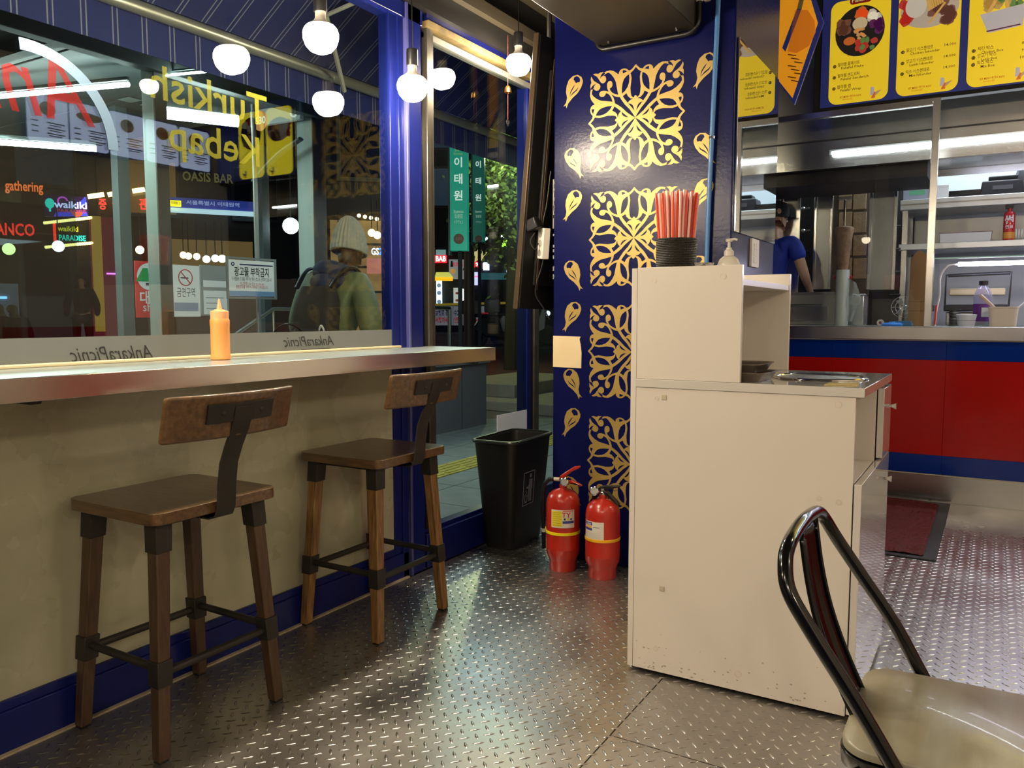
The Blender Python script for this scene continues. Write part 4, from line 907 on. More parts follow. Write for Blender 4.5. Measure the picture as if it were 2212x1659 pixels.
m = MB(); m.bx(-.03, .02, -.02, .02, .235, .28); m.tube([(-.01, 0, .27), (.075, 0, .275)], .012, 10); m.build('torch_nozzle', BLACK, kt, bevel=.003); MB().bx(-.035, -.02, -.012, .012, .255, .275).build('torch_trigger', mat('orange_trigger', (.7, .2, .02), .4), kt)
wt_ = thing('white_tub', 'long low white food tray on the lower shelf', 'tray', onsh(2088, Z2)); MB().hexa([(-.17, 0, 0), (.17, 0, 0), (.17, .2, 0), (-.17, .2, 0)], [(-.172, 0, .075), (.178, 0, .075), (.178, .2, .075), (-.172, .2, .075)]).build('tub_body', PAPERW, wt_, bevel=.004); MB().bx(-.175, .18, -.003, .203, .076, .082).build('tub_lid', mat('pinkish_lid', (.35, .28, .3), .4), wt_, bevel=.001)
cs = thing('cup_sleeve', 'pale stack of takeaway cups lying on the lower shelf', 'cups', onsh(2215, Z2)); m = MB()
for i in range(7): m.tube([(-.07+i*.018, .05, .05), (-.06+i*.018, .05, .05)], .042-.001*i, 16)
m.build('cup_stack', PAPERW, cs)

# doner broilers: tall steel doors and firebrick burners
def steel_panel(par, x0, y0, x1, y1, Y, trim=5, inner=STEELD):
    f = kbox('door_panel', x0, y0, x1, y1, Y, .03, inner, par)
    kbox('door_edge', x0, y0, x0+trim, y1, Y-.015, .014, STEEL, par); kbox('door_edge', x1-trim, y0, x1, y1, Y-.015, .014, STEEL, par)
br = thing('doner_broiler', 'vertical doner grill with steel wind doors and burner bricks behind the spit', 'grill', (-1.15, 7.2, 1.1))
steel_panel(br, 1758, 392, 1797, 625, 7.0); steel_panel(br, 1876, 384, 1936, 626, 7.0, 7)
kbox('burner_frame', 1797, 390, 1878, 700, 7.35, .06, mat('brown_burner_frame', (.16, .12, .08), .5, .3, .3, 6), br)
BRK = mat('firebrick', (.30, .24, .15), .85, 0, .3, 20, .4, 80, emit=.04, ecol=(1, .5, .2))
for i in range(4):
    for j in range(2): kbox('burner_brick', 1812+j*31, 408+i*50, 1840+j*31, 452+i*50, 7.33, .018, BRK, br, .003)
kbox('burner_knob_rail', 1736, 405, 1757, 640, 7.3, .04, mat('dark_rail_metal', (.06, .055, .05), .4, .6), br)
for i in range(4):
    x, z = kp(1742, 450+i*48, 7.2); m = MB(); m.tube([(x-.02, 7.2, z), (x+.03, 7.2, z)], .008, 8); m.ball((x-.025, 7.2, z), .018, n=10, m=6); m.build('gas_valve', STEEL if i < 2 else BLACK, br, world=True)
for i in range(4):
    x, z = kp(1932, 490+i*49, 7.1); m = MB(); m.tube([(x-.03, 7.05, z), (x+.05, 7.05, z)], .007, 8); m.tube([(x, 7.05, z-.03), (x, 7.05, z+.03)], .006, 8); m.build('gas_valve', BLACK, br, world=True)
br2 = thing('second_broiler', 'left hand doner grill door standing behind the cook', 'grill', (-1.6, 7.1, 1.1))
steel_panel(br2, 1684, 402, 1727, 640, 7.0, 6, STEEL)
kbox('burner_frame', 1640, 400, 1684, 640, 7.2, .05, _M['brown_burner_frame'], br2)
# doner on its spit
x, zt = kp(1824, 488, 6.85); zb = kp(1822, 592, 6.85)[1]
dn = thing('doner_cone', 'nearly finished doner meat cone on an upright steel spit', 'meat', (x, 6.85, zb))
H = zt-zb; prof = [(0, 0), (.034, .005)]+[(.036+.036*(t/14)**1.4+random.uniform(-.003, .003), .01+(H-.03)*t/14) for t in range(15)]+[(.058, H-.008), (.0, H)]
m = MB(); m.lathe(prof, n=26); m.v = [(x_*random.uniform(.94, 1.05), y_*random.uniform(.94, 1.05), z_) for x_, y_, z_ in m.v]
m.build('meat_cone', mat('roast_meat', (.42, .26, .16), .6, 0, .45, 18, .5, 50), dn, sharp=60)
zr = 2.10-zb
MB().tube([(0, 0, -.35), (0, 0, zr)], .010, 10).build('spit_rod', CHROME, dn); MB().bx(-.05, .05, -.02, .02, zr, zr+.025).build('spit_bracket', STEEL, dn); MB().lathe([(0, -.04), (.07, -.04), (.075, -.02), (.045, -.0), (0, 0)], n=24).build('spit_dish', mat('red_dish', (.35, .02, .015), .4), dn)
# things on the counter
fr_ = thing('film_roll', 'upright roll of clear plastic bags on the counter', 'roll', (kp(1817, 700, 6.0)[0], 6.0, KT))
MB().lathe([(.014, 0), (.043, 0), (.043, .385), (.014, .385)], n=32).build('roll_body', mat('frosted_roll', (.55, .60, .60), .3, coat=.4), fr_); MB().lathe([(.012, .3), (.0145, .3), (.0145, .387), (.012, .387)], n=20).build('roll_core', mat('cardboard_core', (.35, .25, .14), .8), fr_)
m = MB(); vs = []; fs = []
for i in range(9):
    z = .33-.30*i/8; w = .02+.075*(1-abs(i-3.2)/6)
    for k in range(4): vs.append((.035+w*k/3, -.02+.012*sin(k*2+i), z-.012*k*(i < 5)))
for i in range(8):
    for k in range(3): a = i*4+k; fs.append((a, a+1, a+5, a+4))
o_ = m.add(vs, fs).build('loose_bag', glass('bag_film', (.9, .95, .97), .2, 2.0, 1.4, .35, (.7, .78, .8)), fr_)
sb = thing('steel_cabinet', 'low stainless steel drawer unit behind the counter glass', 'cabinet', (-1.3, 6.35, KT))
MB().bx(-1.62, -1.02, 6.35, 6.53, KT, KT+.24).build('unit_body', STEELD, sb, world=True, bevel=.004); MB().bx(-1.62, -1.02, 6.34, 6.349, KT+.225, KT+.245).build('unit_lip', STEEL, sb, world=True); 
MB().tube([(-1.5, 6.325, KT+.15), (-1.12, 6.325, KT+.15)], .006, 8).build('drawer_handle', STEEL, sb, world=True); MB().bx(-1.52, -1.08, 6.34, 6.349, KT+.03, KT+.14).build('drawer_front', STEEL, sb, world=True, bevel=.002)
sb2 = thing('steel_bain', 'small brushed steel food container at the drawer unit end', 'container', (-.92, 6.3, KT)); MB().bx(-.99, -.83, 6.3, 6.5, KT, KT+.215).build('container_body', STEEL, sb2, world=True, bevel=.006); MB().bx(-1.0, -.82, 6.29, 6.51, KT+.216, KT+.226).build('container_rim', CHROME, sb2, world=True, bevel=.002)
cbd = thing('cardboard_sheet', 'brown folded cardboard box standing by the screen post', 'box', (-.45, 6.0, KT))
x0 = kp(1964, 600, 6.0)[0]; x1 = kp(1999, 600, 6.0)[0]; zt = kp(1985, 541, 6.0)[1]
m = MB(); m.prism([(x0, KT), (x1, KT), (x1, zt-.03), (x1-.03, zt), (x0+.045, zt), (x0+.006, zt-.05)], 0, .06); m.v = [(a, 6.0+c, b) for a, b, c in m.v]
m.build('cardboard_body', mat('cardboard', (.36, .20, .075), .8, 0, .1, 8), cbd, world=True); 
for v in (.10, .16): MB().bx(x0+.004, x1-.002, 5.998, 5.9995, KT+v, KT+v+.003).build('fold_line', mat('fold_brown', (.15, .07, .02), .8), cbd, world=True)
area('kitchen_ceiling_light', (.5, 7.35, 3.2), (0, 0, 0), 2.6, 60, (.85, .93, 1.0), .4)  # unseen area light added to brighten the kitchen back wall
bl = thing('blue_dish', 'bright blue plastic lid lying on the counter', 'lid', (kp(1927, 700, 5.98)[0], 5.98, KT)); MB().lathe([(0, 0), (.055, 0), (.065, .004), (.066, .014), (.05, .022), (0, .024)], n=24, sx=1).build('lid_body', mat('azure_plastic', (.01, .22, .75), .35, emit=.1), bl); MB().lathe([(0, .024), (.02, .024), (.018, .03), (0, .03)], n=16).build('lid_boss', _M['azure_plastic'], bl)  # plastic lid lying flat on the counter
bl2 = thing('blue_cloth', 'folded pale blue cloth next to the bright blue lid', 'cloth', (kp(1952, 700, 6.03)[0], 6.03, KT)); m = MB(); m.rrect(-.06, .06, -.04, .04, 0, .02, .015); m.rrect(-.05, .055, -.035, .04, .0205, .034, .015); m.build('cloth_fold', mat('light_blue_cloth', (.05, .25, .5), .8), bl2, bevel=.004)
tp = thing('tape_dispenser', 'small white and red roll beside the blue lid', 'tape', (kp(1902, 695, 6.0)[0], 6.0, KT+.022)); m = MB(); m.T = Matrix.Rotation(pi/2, 4, 'X'); m.lathe([(.010, -.012), (.022, -.012), (.022, .012), (.010, .012)], n=20); m.build('tape_roll', WHITE, tp); m = MB(); m.T = Matrix.Rotation(pi/2, 4, 'X'); m.lathe([(.004, -.013), (.0095, -.013), (.0095, .013), (.004, .013)], n=16); m.build('tape_core', mat('maroon', (.2, .03, .05), .4), tp)
wf = thing('wire_fan', 'small desk fan with a round wire guard among the steel', 'fan', (kp(1950, 700, 6.3)[0], 6.3, KT))
m = MB()
for r in (.02, .05, .075): m.tube([(cos(k*pi/12)*r, -.02, .13+sin(k*pi/12)*r) for k in range(25)], .0018, 5)
for k in range(8): m.tube([(0, -.022, .13), (cos(k*pi/4)*.075, -.02, .13+sin(k*pi/4)*.075)], .0012, 5)
m.build('fan_guard', CHROME, wf); m = MB(); m.tube([(0, 0, .02), (0, 0, .12)], .008, 8); m.lathe([(0, 0), (.05, 0), (.045, .015), (0, .02)], n=20); m.build('fan_stand', BLACK, wf)
m = MB()
for k in range(3): m.T = Matrix.Translation((0, -.005, .13)) @ Matrix.Rotation(k*2*pi/3, 4, 'Y'); m.hexa([(.01, -.004, -.012), (.06, .004, -.02), (.06, .006, -.02), (.01, -.002, -.012)], [(.01, -.004, .012), (.06, -.006, .02), (.06, -.004, .02), (.01, -.002, .012)])
m.build('fan_blade', STEELD, wf)
# glass display case with tube, bottle, tubs
dc = thing('display_case', 'glass display case lit by a violet white tube on the counter', 'display case', (.1, 6.0, KT))
GE = mat('green_glass_edge', (.25, .48, .45), .2, emit=.15)
xl = kp(2014, 600, 5.95)[0]; zc = kp(2014, 560, 5.95)[1]
MB().bx(xl, xl+.006, 5.95, 6.5, KT, zc).build('case_side', glass('case_glass', (.93, .98, .97), 0, 1.0), dc, world=True); MB().bx(xl+.006, 1.6, 5.95, 6.5, zc, zc+.006).build('case_top', _M['case_glass'], dc, world=True)
MB().bx(xl-.002, xl+.008, 5.942, 5.95, KT, zc+.006).build('case_edge', GE, dc, world=True); MB().bx(xl, 1.6, 5.942, 5.95, zc-.001, zc+.008).build('case_edge', GE, dc, world=True)
a = kp(2070, 571, 6.1); MB().tube([(a[0], 6.1, a[1]), (1.5, 6.1, a[1])], .014, 10).build('case_tube', glow('violet_tube', (.78, .74, 1.0), TUBE_E*.5), dc, world=True)
MB().tube(cat([(a[0], 6.1, a[1]), (a[0]-.06, 6.1, a[1]-.01), (a[0]-.10, 6.1, a[1]-.08), (a[0]-.10, 6.1, a[1]-.2), (a[0]-.115, 6.1, KT+.1), (a[0]-.12, 6.1, KT+.0)]), .0055, 8).build('case_lead', WHITE, dc, world=True)
MB().tube([(a[0]-.117, 6.092, KT+.14), (a[0]-.122, 6.092, KT+.01)], .006, 8).build('red_lead', INKR, dc, world=True)
pn = thing('panini_press', 'open contact grill with a black handle frame inside the display', 'grill', (.12, 6.6, KT))
X = lambda px, Y=6.6: kp(px, 640, Y)[0]
Zk = lambda py, Y=6.6: kp(2110, py, Y)[1]
m = MB(); m.tube([(X(2042), 6.6, Zk(665)), (X(2042), 6.6, Zk(593)), (X(2183), 6.6, Zk(590)), (X(2180), 6.6, Zk(662))], .007, 8); m.build('press_handle', BLACK, pn, world=True); MB().tube([(X(2046), 6.6, Zk(594)), (X(2180), 6.6, Zk(591))], .012, 10).build('handle_grip', BLACK, pn, world=True)
MB().bx(X(2050), X(2172), 6.58, 6.75, Zk(638), Zk(623)).build('upper_plate', mat('straw_plate', (.5, .42, .26), .35, .3), pn, world=True, bevel=.008); MB().bx(X(2040), X(2180), 6.56, 6.8, Zk(672), Zk(658)).build('lower_plate', BLACK, pn, world=True, bevel=.006); MB().bx(X(2045), X(2175), 6.6, 6.8, KT, Zk(674)).build('press_body', STEELD, pn, world=True, bevel=.006)
bq = thing('purple_bottle', 'clear plastic bottle with purple label and black cap', 'bottle', (kp(2121, 690, 6.15)[0], 6.15, KT+.012))
MB().lathe([(0, 0), (.05, 0), (.053, .01), (.053, .17), (.05, .2), (.035, .235), (.022, .25), (.02, .26), (0, .26)], n=28).build('bottle_body', glass('bottle_clear', (.75, .75, .85), .05, 1.5, 1.45, .25, (.5, .5, .62)), bq)
MB().lathe([(.0537, .02), (.0545, .02), (.0545, .135), (.0537, .135)], n=28).build('purple_label', mat('purple_print', (.10, .015, .16), .4), bq); MB().lathe([(0, .258), (.026, .258), (.027, .285), (0, .286)], n=20).build('black_cap', BLACK, bq)
m = MB(); m.bx(-.004, .04, -.0565, -.055, .05, .11); m.build('white_label', PAPERW, bq); MB().bx(-.06, .06, -.05, .06, -.0115, -.0005).build('soap_base', mat('pale_green_block', (.35, .45, .4), .5), bq)
t1 = thing('white_tub', 'two stacked small white tubs in the display case', 'tub', (kp(2087, 700, 6.0)[0], 6.0, KT)); 
for i in range(2): MB().lathe([(0, i*.04), (.046+.006*i, i*.04), (.054+.006*i, i*.04+.036), (.05, i*.04+.038), (0, i*.04+.03)], n=28).build('tub', mat('blueish_white_tub', (.62, .66, .74), .4), t1)
t2 = thing('sauce_bucket', 'square cream bucket holding two ladles', 'bucket', (kp(2166, 700, 5.99)[0], 5.99, KT)); loft([rr(.072, .06, .02, 0), rr(.082, .07, .024, .115), rr(.086, .074, .026, .117), rr(.086, .074, .026, .126), rr(.078, .066, .022, .126), rr(.07, .058, .02, .02)]).build('bucket_body', mat('cream_bucket', (.62, .56, .48), .4), t2)
ld = thing('wooden_ladle', 'wooden ladle handle leaning out of the cream bucket', 'ladle', (t2.location.x, 5.99, KT+.03)); MB().tube([(.0, 0, .0), (-.05, -.01, .09), (-.13, -.02, .17)], .009, 8, radii=[.006, .010, .012]).build('ladle_handle', mat('pale_wood', (.5, .38, .28), .6), ld); MB().ball((.0, 0, .0), .025, .02, .012).build('ladle_bowl', _M['pale_wood'], ld)
ld2 = thing('plastic_spatula', 'translucent spatula handle leaning right in the bucket', 'spatula', (t2.location.x+.02, 6.0, KT+.03)); MB().tube([(0, 0, 0), (.06, 0, .09), (.16, .02, .19)], .006, 8).build('spatula_handle', mat('pale_plastic', (.6, .6, .62), .3), ld2); MB().bx(-.02, .02, -.004, .004, -.03, .01).build('spatula_blade', _M['pale_plastic'], ld2)
sr = thing('spring_holder', 'black spring coil utensil holder behind the tubs', 'holder', (kp(2062, 690, 6.25)[0], 6.25, KT)); m = MB(); m.tube([(cos(k*.7)*.035, sin(k*.7)*.035, k*.0011) for k in range(100)], .003, 5); m.build('coil', BLACK, sr); MB().lathe([(0, 0), (.03, 0), (.03, .1), (0, .1)], n=16).build('holder_cup', STEELD, sr)

# lamps over the kitchen side are bulbs; hood tubes light the front, an added unseen area light the back
# ------------------------------------------------------------------ outside: pavement, road, shelter, street
GZ = -.05
ST = struct('street')
MB().bx(-5.4, -2.37, -3, 9.2, -.25, GZ-.012).build('pavement_base', mat('pavement_mortar', (.09, .095, .09), .9), ST)
PV = mat('pavement_slab', (.22, .235, .225), .75, 0, .25, 6, .15, 60)
m = MB(); m.rrect(0, .492, 0, .492, -.012, 0, .004, 2); sl0 = None
for i in range(6):
    for j in range(12):
        x = -2.37-.5*(i+1); y = 2.8+.5*j
        if sl0 is None: sl0 = m.build('paving_slab', PV, ST); o = sl0
        else: o = sl0.copy(); COL.objects.link(o)
        o.location = (x, y, GZ-.0005)
m = MB(); m.rrect(0, .296, 0, .296, -.008, .006, .003, 2)
for k in range(4): m.bx(.03+.066*k, .065+.066*k, .02, .276, .006, .011)
TY = mat('tactile_yellow', (.50, .40, .07), .7, 0, .3, 8); t0 = None
for j in range(22):
    if t0 is None: t0 = m.build('tactile_slab', TY, ST); o = t0
    else: o = t0.copy(); COL.objects.link(o)
    o.location = (-3.93, 3.0+.3*j, GZ+.001)
ROADA = radians(33.0); AX = Vector((-sin(ROADA), cos(ROADA), 0)); AT = Vector((cos(ROADA), sin(ROADA), 0))
def rz_(s): return GZ-.02+max(0, s-9)*.65/15
def band(nm, s0, s1, t0, t1, mt, lift=0):
    m = MB(); n = 6; vs = []; fs = []
    for i in range(n+1):
        s = s0+(s1-s0)*i/n
        for t in (t0, t1): p = AX*s+AT*t; vs.append((p.x, p.y, rz_(s)+lift))
    for i in range(n): fs.append((i*2, i*2+1, i*2+3, i*2+2))
    return m.add(vs, fs).build(nm, mt, ST)
band('far_pavement', 4, 12.6, -26, 22, mat('brown_pavement', (.15, .135, .12), .85, 0, .3, 4), -.012)
band('red_lane', 12.6, 18.5, -30, 26, mat('red_asphalt', (.10, .035, .032), .85, 0, .2, 6))
band('asphalt', 18.5, 40, -34, 34, mat('asphalt', (.035, .037, .045), .7, 0, .3, 8))
for s in (19.4, 19.8, 20.9): band('lane_line', s, s+.1, -30, 26, mat('road_line_yellow', (.4, .36, .15), .7), .012)
for s in (7.6, 8.5): band('tactile_strip', s, s+.3, -2, 9, TY, -.0)

pw = thing('granite_planter_wall', 'speckled granite parapet wall of the subway entrance with a lighter cap', 'wall', (-5.1, 5, GZ))
GRN = mat('speckled_granite', (.22, .20, .21), .6, 0, nscale=160, col2=(.10, .09, .10)); GCAP = mat('granite_cap', (.24, .21, .20), .45, 0, .2, 30)
for k in range(8):
    y1 = 7.75-.86*k; MB().bx(-5.28, -5.0, y1-.855, y1, GZ-.02, .655).build('granite_block', GRN, pw, world=True, bevel=.004)
    MB().bx(-5.31, -4.965, y1-.855+(.0), y1+(.04 if k == 0 else -.003), .655, .715).build('cap_stone', GCAP, pw, world=True, bevel=.01)
stp = thing('stone_steps', 'low cream stone steps beyond the granite parapet', 'steps', (-5.3, 8.8, GZ))
CST = mat('cream_stone', (.36, .31, .25), .7, 0, .2, 8)
for a in ((-6.3, -4.3, 8.75, 11.5, .09), (-6.8, -5.55, 9.3, 11.5, .26)): MB().bx(a[0], a[1], a[2], a[3], GZ-.02, a[4]).build('step', CST, stp, world=True, bevel=.012)

# awning outside the window
aw = thing('awning', 'navy striped fabric awning on a steel roller tube outside the window', 'awning', (-3.1, 2.5, 2.4))
def stripe_mat():
    m = bpy.data.materials.new('navy_stripe_canvas'); m.use_nodes = True; nt = m.node_tree; b = nt.nodes['Principled BSDF']; N = nt.nodes.new
    tc = N('ShaderNodeTexCoord'); sp = N('ShaderNodeSeparateXYZ'); nt.links.new(tc.outputs['Object'], sp.inputs[0])
    def math_(op, a, bb=None):
        q = N('ShaderNodeMath'); q.operation = op
        for i, v in enumerate((a, bb)):
            if v is None: continue
            if isinstance(v, (int, float)): q.inputs[i].default_value = v
            else: nt.links.new(v, q.inputs[i])
        return q.outputs[0]
    md = math_('FLOORED_MODULO', sp.outputs['Y'], .1375)
    a = math_('LESS_THAN', math_('ABSOLUTE', math_('SUBTRACT', md, .05)), .0028); c = math_('LESS_THAN', math_('ABSOLUTE', math_('SUBTRACT', md, .072)), .0028)
    s = math_('MAXIMUM', a, c); mx = N('ShaderNodeMix'); mx.data_type = 'RGBA'; nt.links.new(s, mx.inputs[0])
    mx.inputs[6].default_value = (.008, .014, .095, 1); mx.inputs[7].default_value = (.16, .17, .23, 1); nt.links.new(mx.outputs[2], b.inputs['Base Color'])
    b.inputs['Roughness'].default_value = .85; return m
CAN = stripe_mat(); y0, y1 = -2.0, 8.5
q = MB(); q.hexa([(-3.2, y0, 2.545), (-3.2, y1, 2.545), (-2.37, y1, 3.10), (-2.37, y0, 3.10)], [(-3.2, y0, 2.55), (-3.2, y1, 2.55), (-2.37, y1, 3.105), (-2.37, y0, 3.105)]).build('canopy_fabric', CAN, aw, world=True)
MB().bx(-3.246, -3.242, y0, y1, 2.338, 2.52).build('valance', CAN, aw, world=True)
MB().tube([(-3.215, y0, 2.515), (-3.215, y1, 2.515)], .030, 16).build('front_tube', mat('galvanised_tube', (.55, .53, .46), .35, .8, .2, 4), aw, world=True)
WAR = mat('white_powder_arm', (.5, .48, .42), .4)
A_, B_, C_ = (-2.42, 2.86, 2.62), at(705, 33, 0, -2.85), at(744, 197, 0, -3.19)
for a, b in ((A_, B_), (B_, C_)):
    MB().tube([a, b], .013, 6, flat=.7).build('folding_arm', WAR, aw, world=True)

# subway shelter on the parapet line
ss = thing('subway_shelter', 'glass and steel subway entrance shelter lit by ceiling tubes', 'shelter', (-6.5, 3.5, GZ))
SHF = Fr((-5.0, 0, 0), 90)
PALE = mat('pale_post_paint', (.36, .42, .39), .45, .1, .1, 3); BRN = mat('brown_bronze', (.07, .06, .05), .5, .3); SGR = mat('shelter_grey', (.10, .12, .12), .55, .1, .2, 4)
def ypx(px, X=-5.0): return at(px, 600, 0, X).y
ya, yb = ypx(346), ypx(366); MB().bx(-5.13, -5.0, ya, yb, .7, 2.95).build('post', PALE, ss, world=True, bevel=.004); MB().bx(-4.999, -4.99, ya, yb+.02, .7, 2.95).build('post_cover', BRN, ss, world=True)  # brown sheet puts the unlit side of the post into colour
ya, yb = ypx(680), ypx(703); MB().bx(-5.18, -5.0, ya, yb, .7, 3.05).build('post', PALE, ss, world=True, bevel=.004); MB().bx(-4.999, -4.99, ya, yb+.02, .7, 3.05).build('post_cover', BRN, ss, world=True)  # same brown sheet for the shaded side of this post
for px, X, w in ((276, -6.4, .055), (578, -6.6, .05)):
    y = ypx(px, X); MB().bx(X-.09, X, y-w, y+w, .3, 2.95).build('slim_post', SGR, ss, world=True, bevel=.004)
for k in range(6): MB().bx(-8.4, -5.0, -.6+k*.95, .34+k*.95, 2.95, 3.0).build('roof_panel', SGR, ss, world=True, bevel=.01)
MB().bx(-8.5, -4.95, -.7, 5.15, 3.01, 3.12).build('roof_deck', BRN, ss, world=True); MB().bx(-5.04, -4.94, -.7, 5.15, 2.85, 3.0).build('roof_beam', SGR, ss, world=True, bevel=.006)
MB().bx(-8.45, -5.0, 2.9, 2.98, 2.86, 2.95).build('roof_beam', SGR, ss, world=True); MB().bx(-8.45, -5.0, 1.0, 1.08, 2.86, 2.95).build('roof_beam', SGR, ss, world=True)
for k in range(4): MB().bx(-6.2-.0, -6.05, 4.1+.2*(k % 2), 4.22+.2*(k % 2), 2.945-.001*k, 2.9499).build('roof_fixing', PALE, ss, world=True)
BF = Fr((0, 4.96, 0), 0)
a = BF.rect(545, 246, 652, 282); u0, u1 = a[0], a[1]; v1 = BF.uv(652, 216)[1]; v0 = BF.uv(652, 258)[1]
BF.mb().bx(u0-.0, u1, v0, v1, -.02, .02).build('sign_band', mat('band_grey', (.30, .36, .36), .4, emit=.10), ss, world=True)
c = BF.uv(567, 262); q = BF.mb(); q.disc(c[0], c[1], .085, .021, .024, 30); q.build('line_number_disc', mat('subway_ochre', (.55, .22, .08), .4, emit=.25), ss, world=True, sharp=0)
BF.mb().text('630', c[0], c[1], .085, .0245, wide=.13, bold=.02).build('line_number', mat('pale_print', (.7, .75, .7), .5, emit=.3), ss, world=True, sharp=0)
c = BF.uv(639, 243); BF.mb().ring(c[0], c[1], .045, .028, .021, .024, 24).build('exit_ring', _M['pale_print'], ss, world=True, sharp=0)
b1 = at(548, 392, 1, 4.9); b2 = at(600, 335, 1, 4.9); b3 = at(650, 300, 1, 4.9)
MB().tube(cat([b1, b2, b3]), .03, 8, flat=.6).build('curved_brace', SGR, ss, world=True)
MB().bx(-8.4, -8.36, -.6, 5.0, 0, 2.9).build('rear_glazing', glass('shelter_glass', (.5, .6, .6), .02, 1.5), ss, world=True)
TUB = glow('shelter_tube', (.80, 1.0, .95), SHEL_E)
def stube(x0, y0, x1, y1, z, r, label):
    a, b = at(x0, y0, 2, z), at(x1, y1, 2, z); t = thing('tube_light', label, 'lamp', (a.x, a.y, z), 0, 'tube lights of the subway shelter')
    MB().tube([a, b], r, 10).build('tube', TUB, t, world=True); d = (b-a).normalized()
    MB().tube([a+Vector((0, 0, r*1.1+.02)), b+Vector((0, 0, r*1.1+.02))], r*.9, 4).build('tube_housing', SGR, t, world=True)
stube(352, 243, 514, 262, 2.70, .045, 'thick bright tube light behind the yellow window lettering')
stube(-160, 296, 208, 322, 2.55, .022, 'long slim tube light level with the mirrored menu boards')
stube(-150, 222, 277, 182, 2.80, .018, 'slim tube light over the red script lettering')
stube(355, 163, 455, 154, 2.85, .008, 'hairline tube light at the shelter ridge')
area('shelter_fill', (-6.6, 3.0, 2.6), (0, 0, 0), 2.5, 80, (.75, 1.0, .93), 1.0)
# posters and notices on the shelter
def sheet(nm, label, cat_, fr, r, mt, draws, t=.01):
    u0, u1, v0, v1 = fr.rect(*r); o = thing(nm, label, cat_, fr.w((u0+u1)/2, v0, 0)); fr.mb().bx(u0, u1, v0, v1, -t, 0).build('board', mt, o, world=True, bevel=.001)
    for i, (mm, f) in enumerate(draws): q = fr.mb(); f(q, u0, u1, v0, v1); q.build('print', mm, o, world=True, sharp=0)
    return o
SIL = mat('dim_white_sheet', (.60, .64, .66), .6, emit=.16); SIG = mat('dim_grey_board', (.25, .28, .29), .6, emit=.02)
def nosmoke(q, a, b, c, d):
    x, y, w = (a+b)/2, d-(d-c)*.24, (b-a); q.ring(x, y, w*.25, w*.22, .001, .002, 30); q.line([(x-w*.16, y+w*.17), (x+w*.16, y-w*.17)], w*.03, .001, .002)
sheet('no_smoking_poster', 'white no smoking poster on the shelter beside the pale post', 'poster', SHF, (370, 573, 432, 684), SIL, [
    (mat('sign_red_ink', (.5, .04, .04), .6), nosmoke), (INK, lambda q, a, b, c, d: (q.bx((a+b)/2-(b-a)*.17, (a+b)/2+(b-a)*.1, d-(d-c)*.26, d-(d-c)*.235, .0005, .001), q.text('금연구역', (a+b)/2, c+(d-c)*.46, .075, .001, wide=(b-a)*.62))),
    (mat('pale_blue_print', (.25, .32, .5), .6), lambda q, a, b, c, d: q.bx(a+.02, b-.02, c+.04, c+.10, .001, .002))])
sheet('notice_board', 'dull grey notice board carrying two pale sheets', 'board', SHF, (434, 574, 494, 682), SIG, [
    (SIL, lambda q, a, b, c, d: (q.bx(a+.02, b-.02, c+.01, c+(d-c)*.5, .001, .003), q.bx(a+.02, b-.02, c+(d-c)*.57, c+(d-c)*.7, .001, .003))), (mat('grey_print', (.3, .33, .34), .6), lambda q, a, b, c, d: [q.bx(a+.04, b-.05*(1+k % 2), c+.05+k*.04, c+.056+k*.04, .0035, .004) for k in range(3)])])
SF2 = Fr((-4.75, 0, 0), 86)
o = sheet('bill_sticking_notice', 'white framed notice on a pole with Korean bill sticking ban', 'sign', SF2, (494, 563, 592, 640), SIL, [
    (mat('navy_print', (.02, .025, .10), .6), lambda q, a, b, c, d: (q.ring(a+.035, d-.03, .014, .007, .001, .002, 16), q.bx(a+.09, b-.01, d-.035, d-.026, .001, .002))),
    (INK, lambda q, a, b, c, d: (q.text('광고물 부착금지', (a+b)/2, c+(d-c)*.66, .07, .001, wide=(b-a)*.76, bold=.015), q.text('이 시설물에 광고물을 부착하는 행위는 법으로 금지되어 있습니다', (a+b)/2, c+(d-c)*.47, .03, .001, wide=(b-a)*.88, res=1))),
    (mat('sign_red_ink', (.5, .04, .04), .6), lambda q, a, b, c, d: (q.text('신고전화 120 또는 02-199-00', (a+b)/2, c+(d-c)*.34, .026, .001, wide=(b-a)*.52, res=1), q.text('불법광고물 부착 시 과태료가 부과됩니다', (a+b)/2, c+(d-c)*.25, .026, .001, wide=(b-a)*.70, res=1))),
    (mat('sky_print', (.18, .32, .6), .6), lambda q, a, b, c, d: q.bx(a, b, c, c+.035, .001, .002))])
u0, u1, v0, v1 = SF2.rect(490, 557, 597, 646); q = SF2.mb(); q.prism([(u0, v0), (u1, v0), (u1, v1), (u0, v1)], -.011, .003, [[(u0+.014, v0+.014), (u1-.014, v0+.014), (u1-.014, v1-.014), (u0+.014, v1-.014)]]); q.build('frame', mat('pole_grey', (.3, .32, .32), .4, .6), o, world=True)
p1 = at(560, 720, 0, -4.78); MB().tube([(p1.x, p1.y, GZ), (p1.x+.0, p1.y, 2.75)], .018, 10).build('pole', _M['pole_grey'], o, world=True)
SF3 = Fr((-5.35, 0, 0), 90)
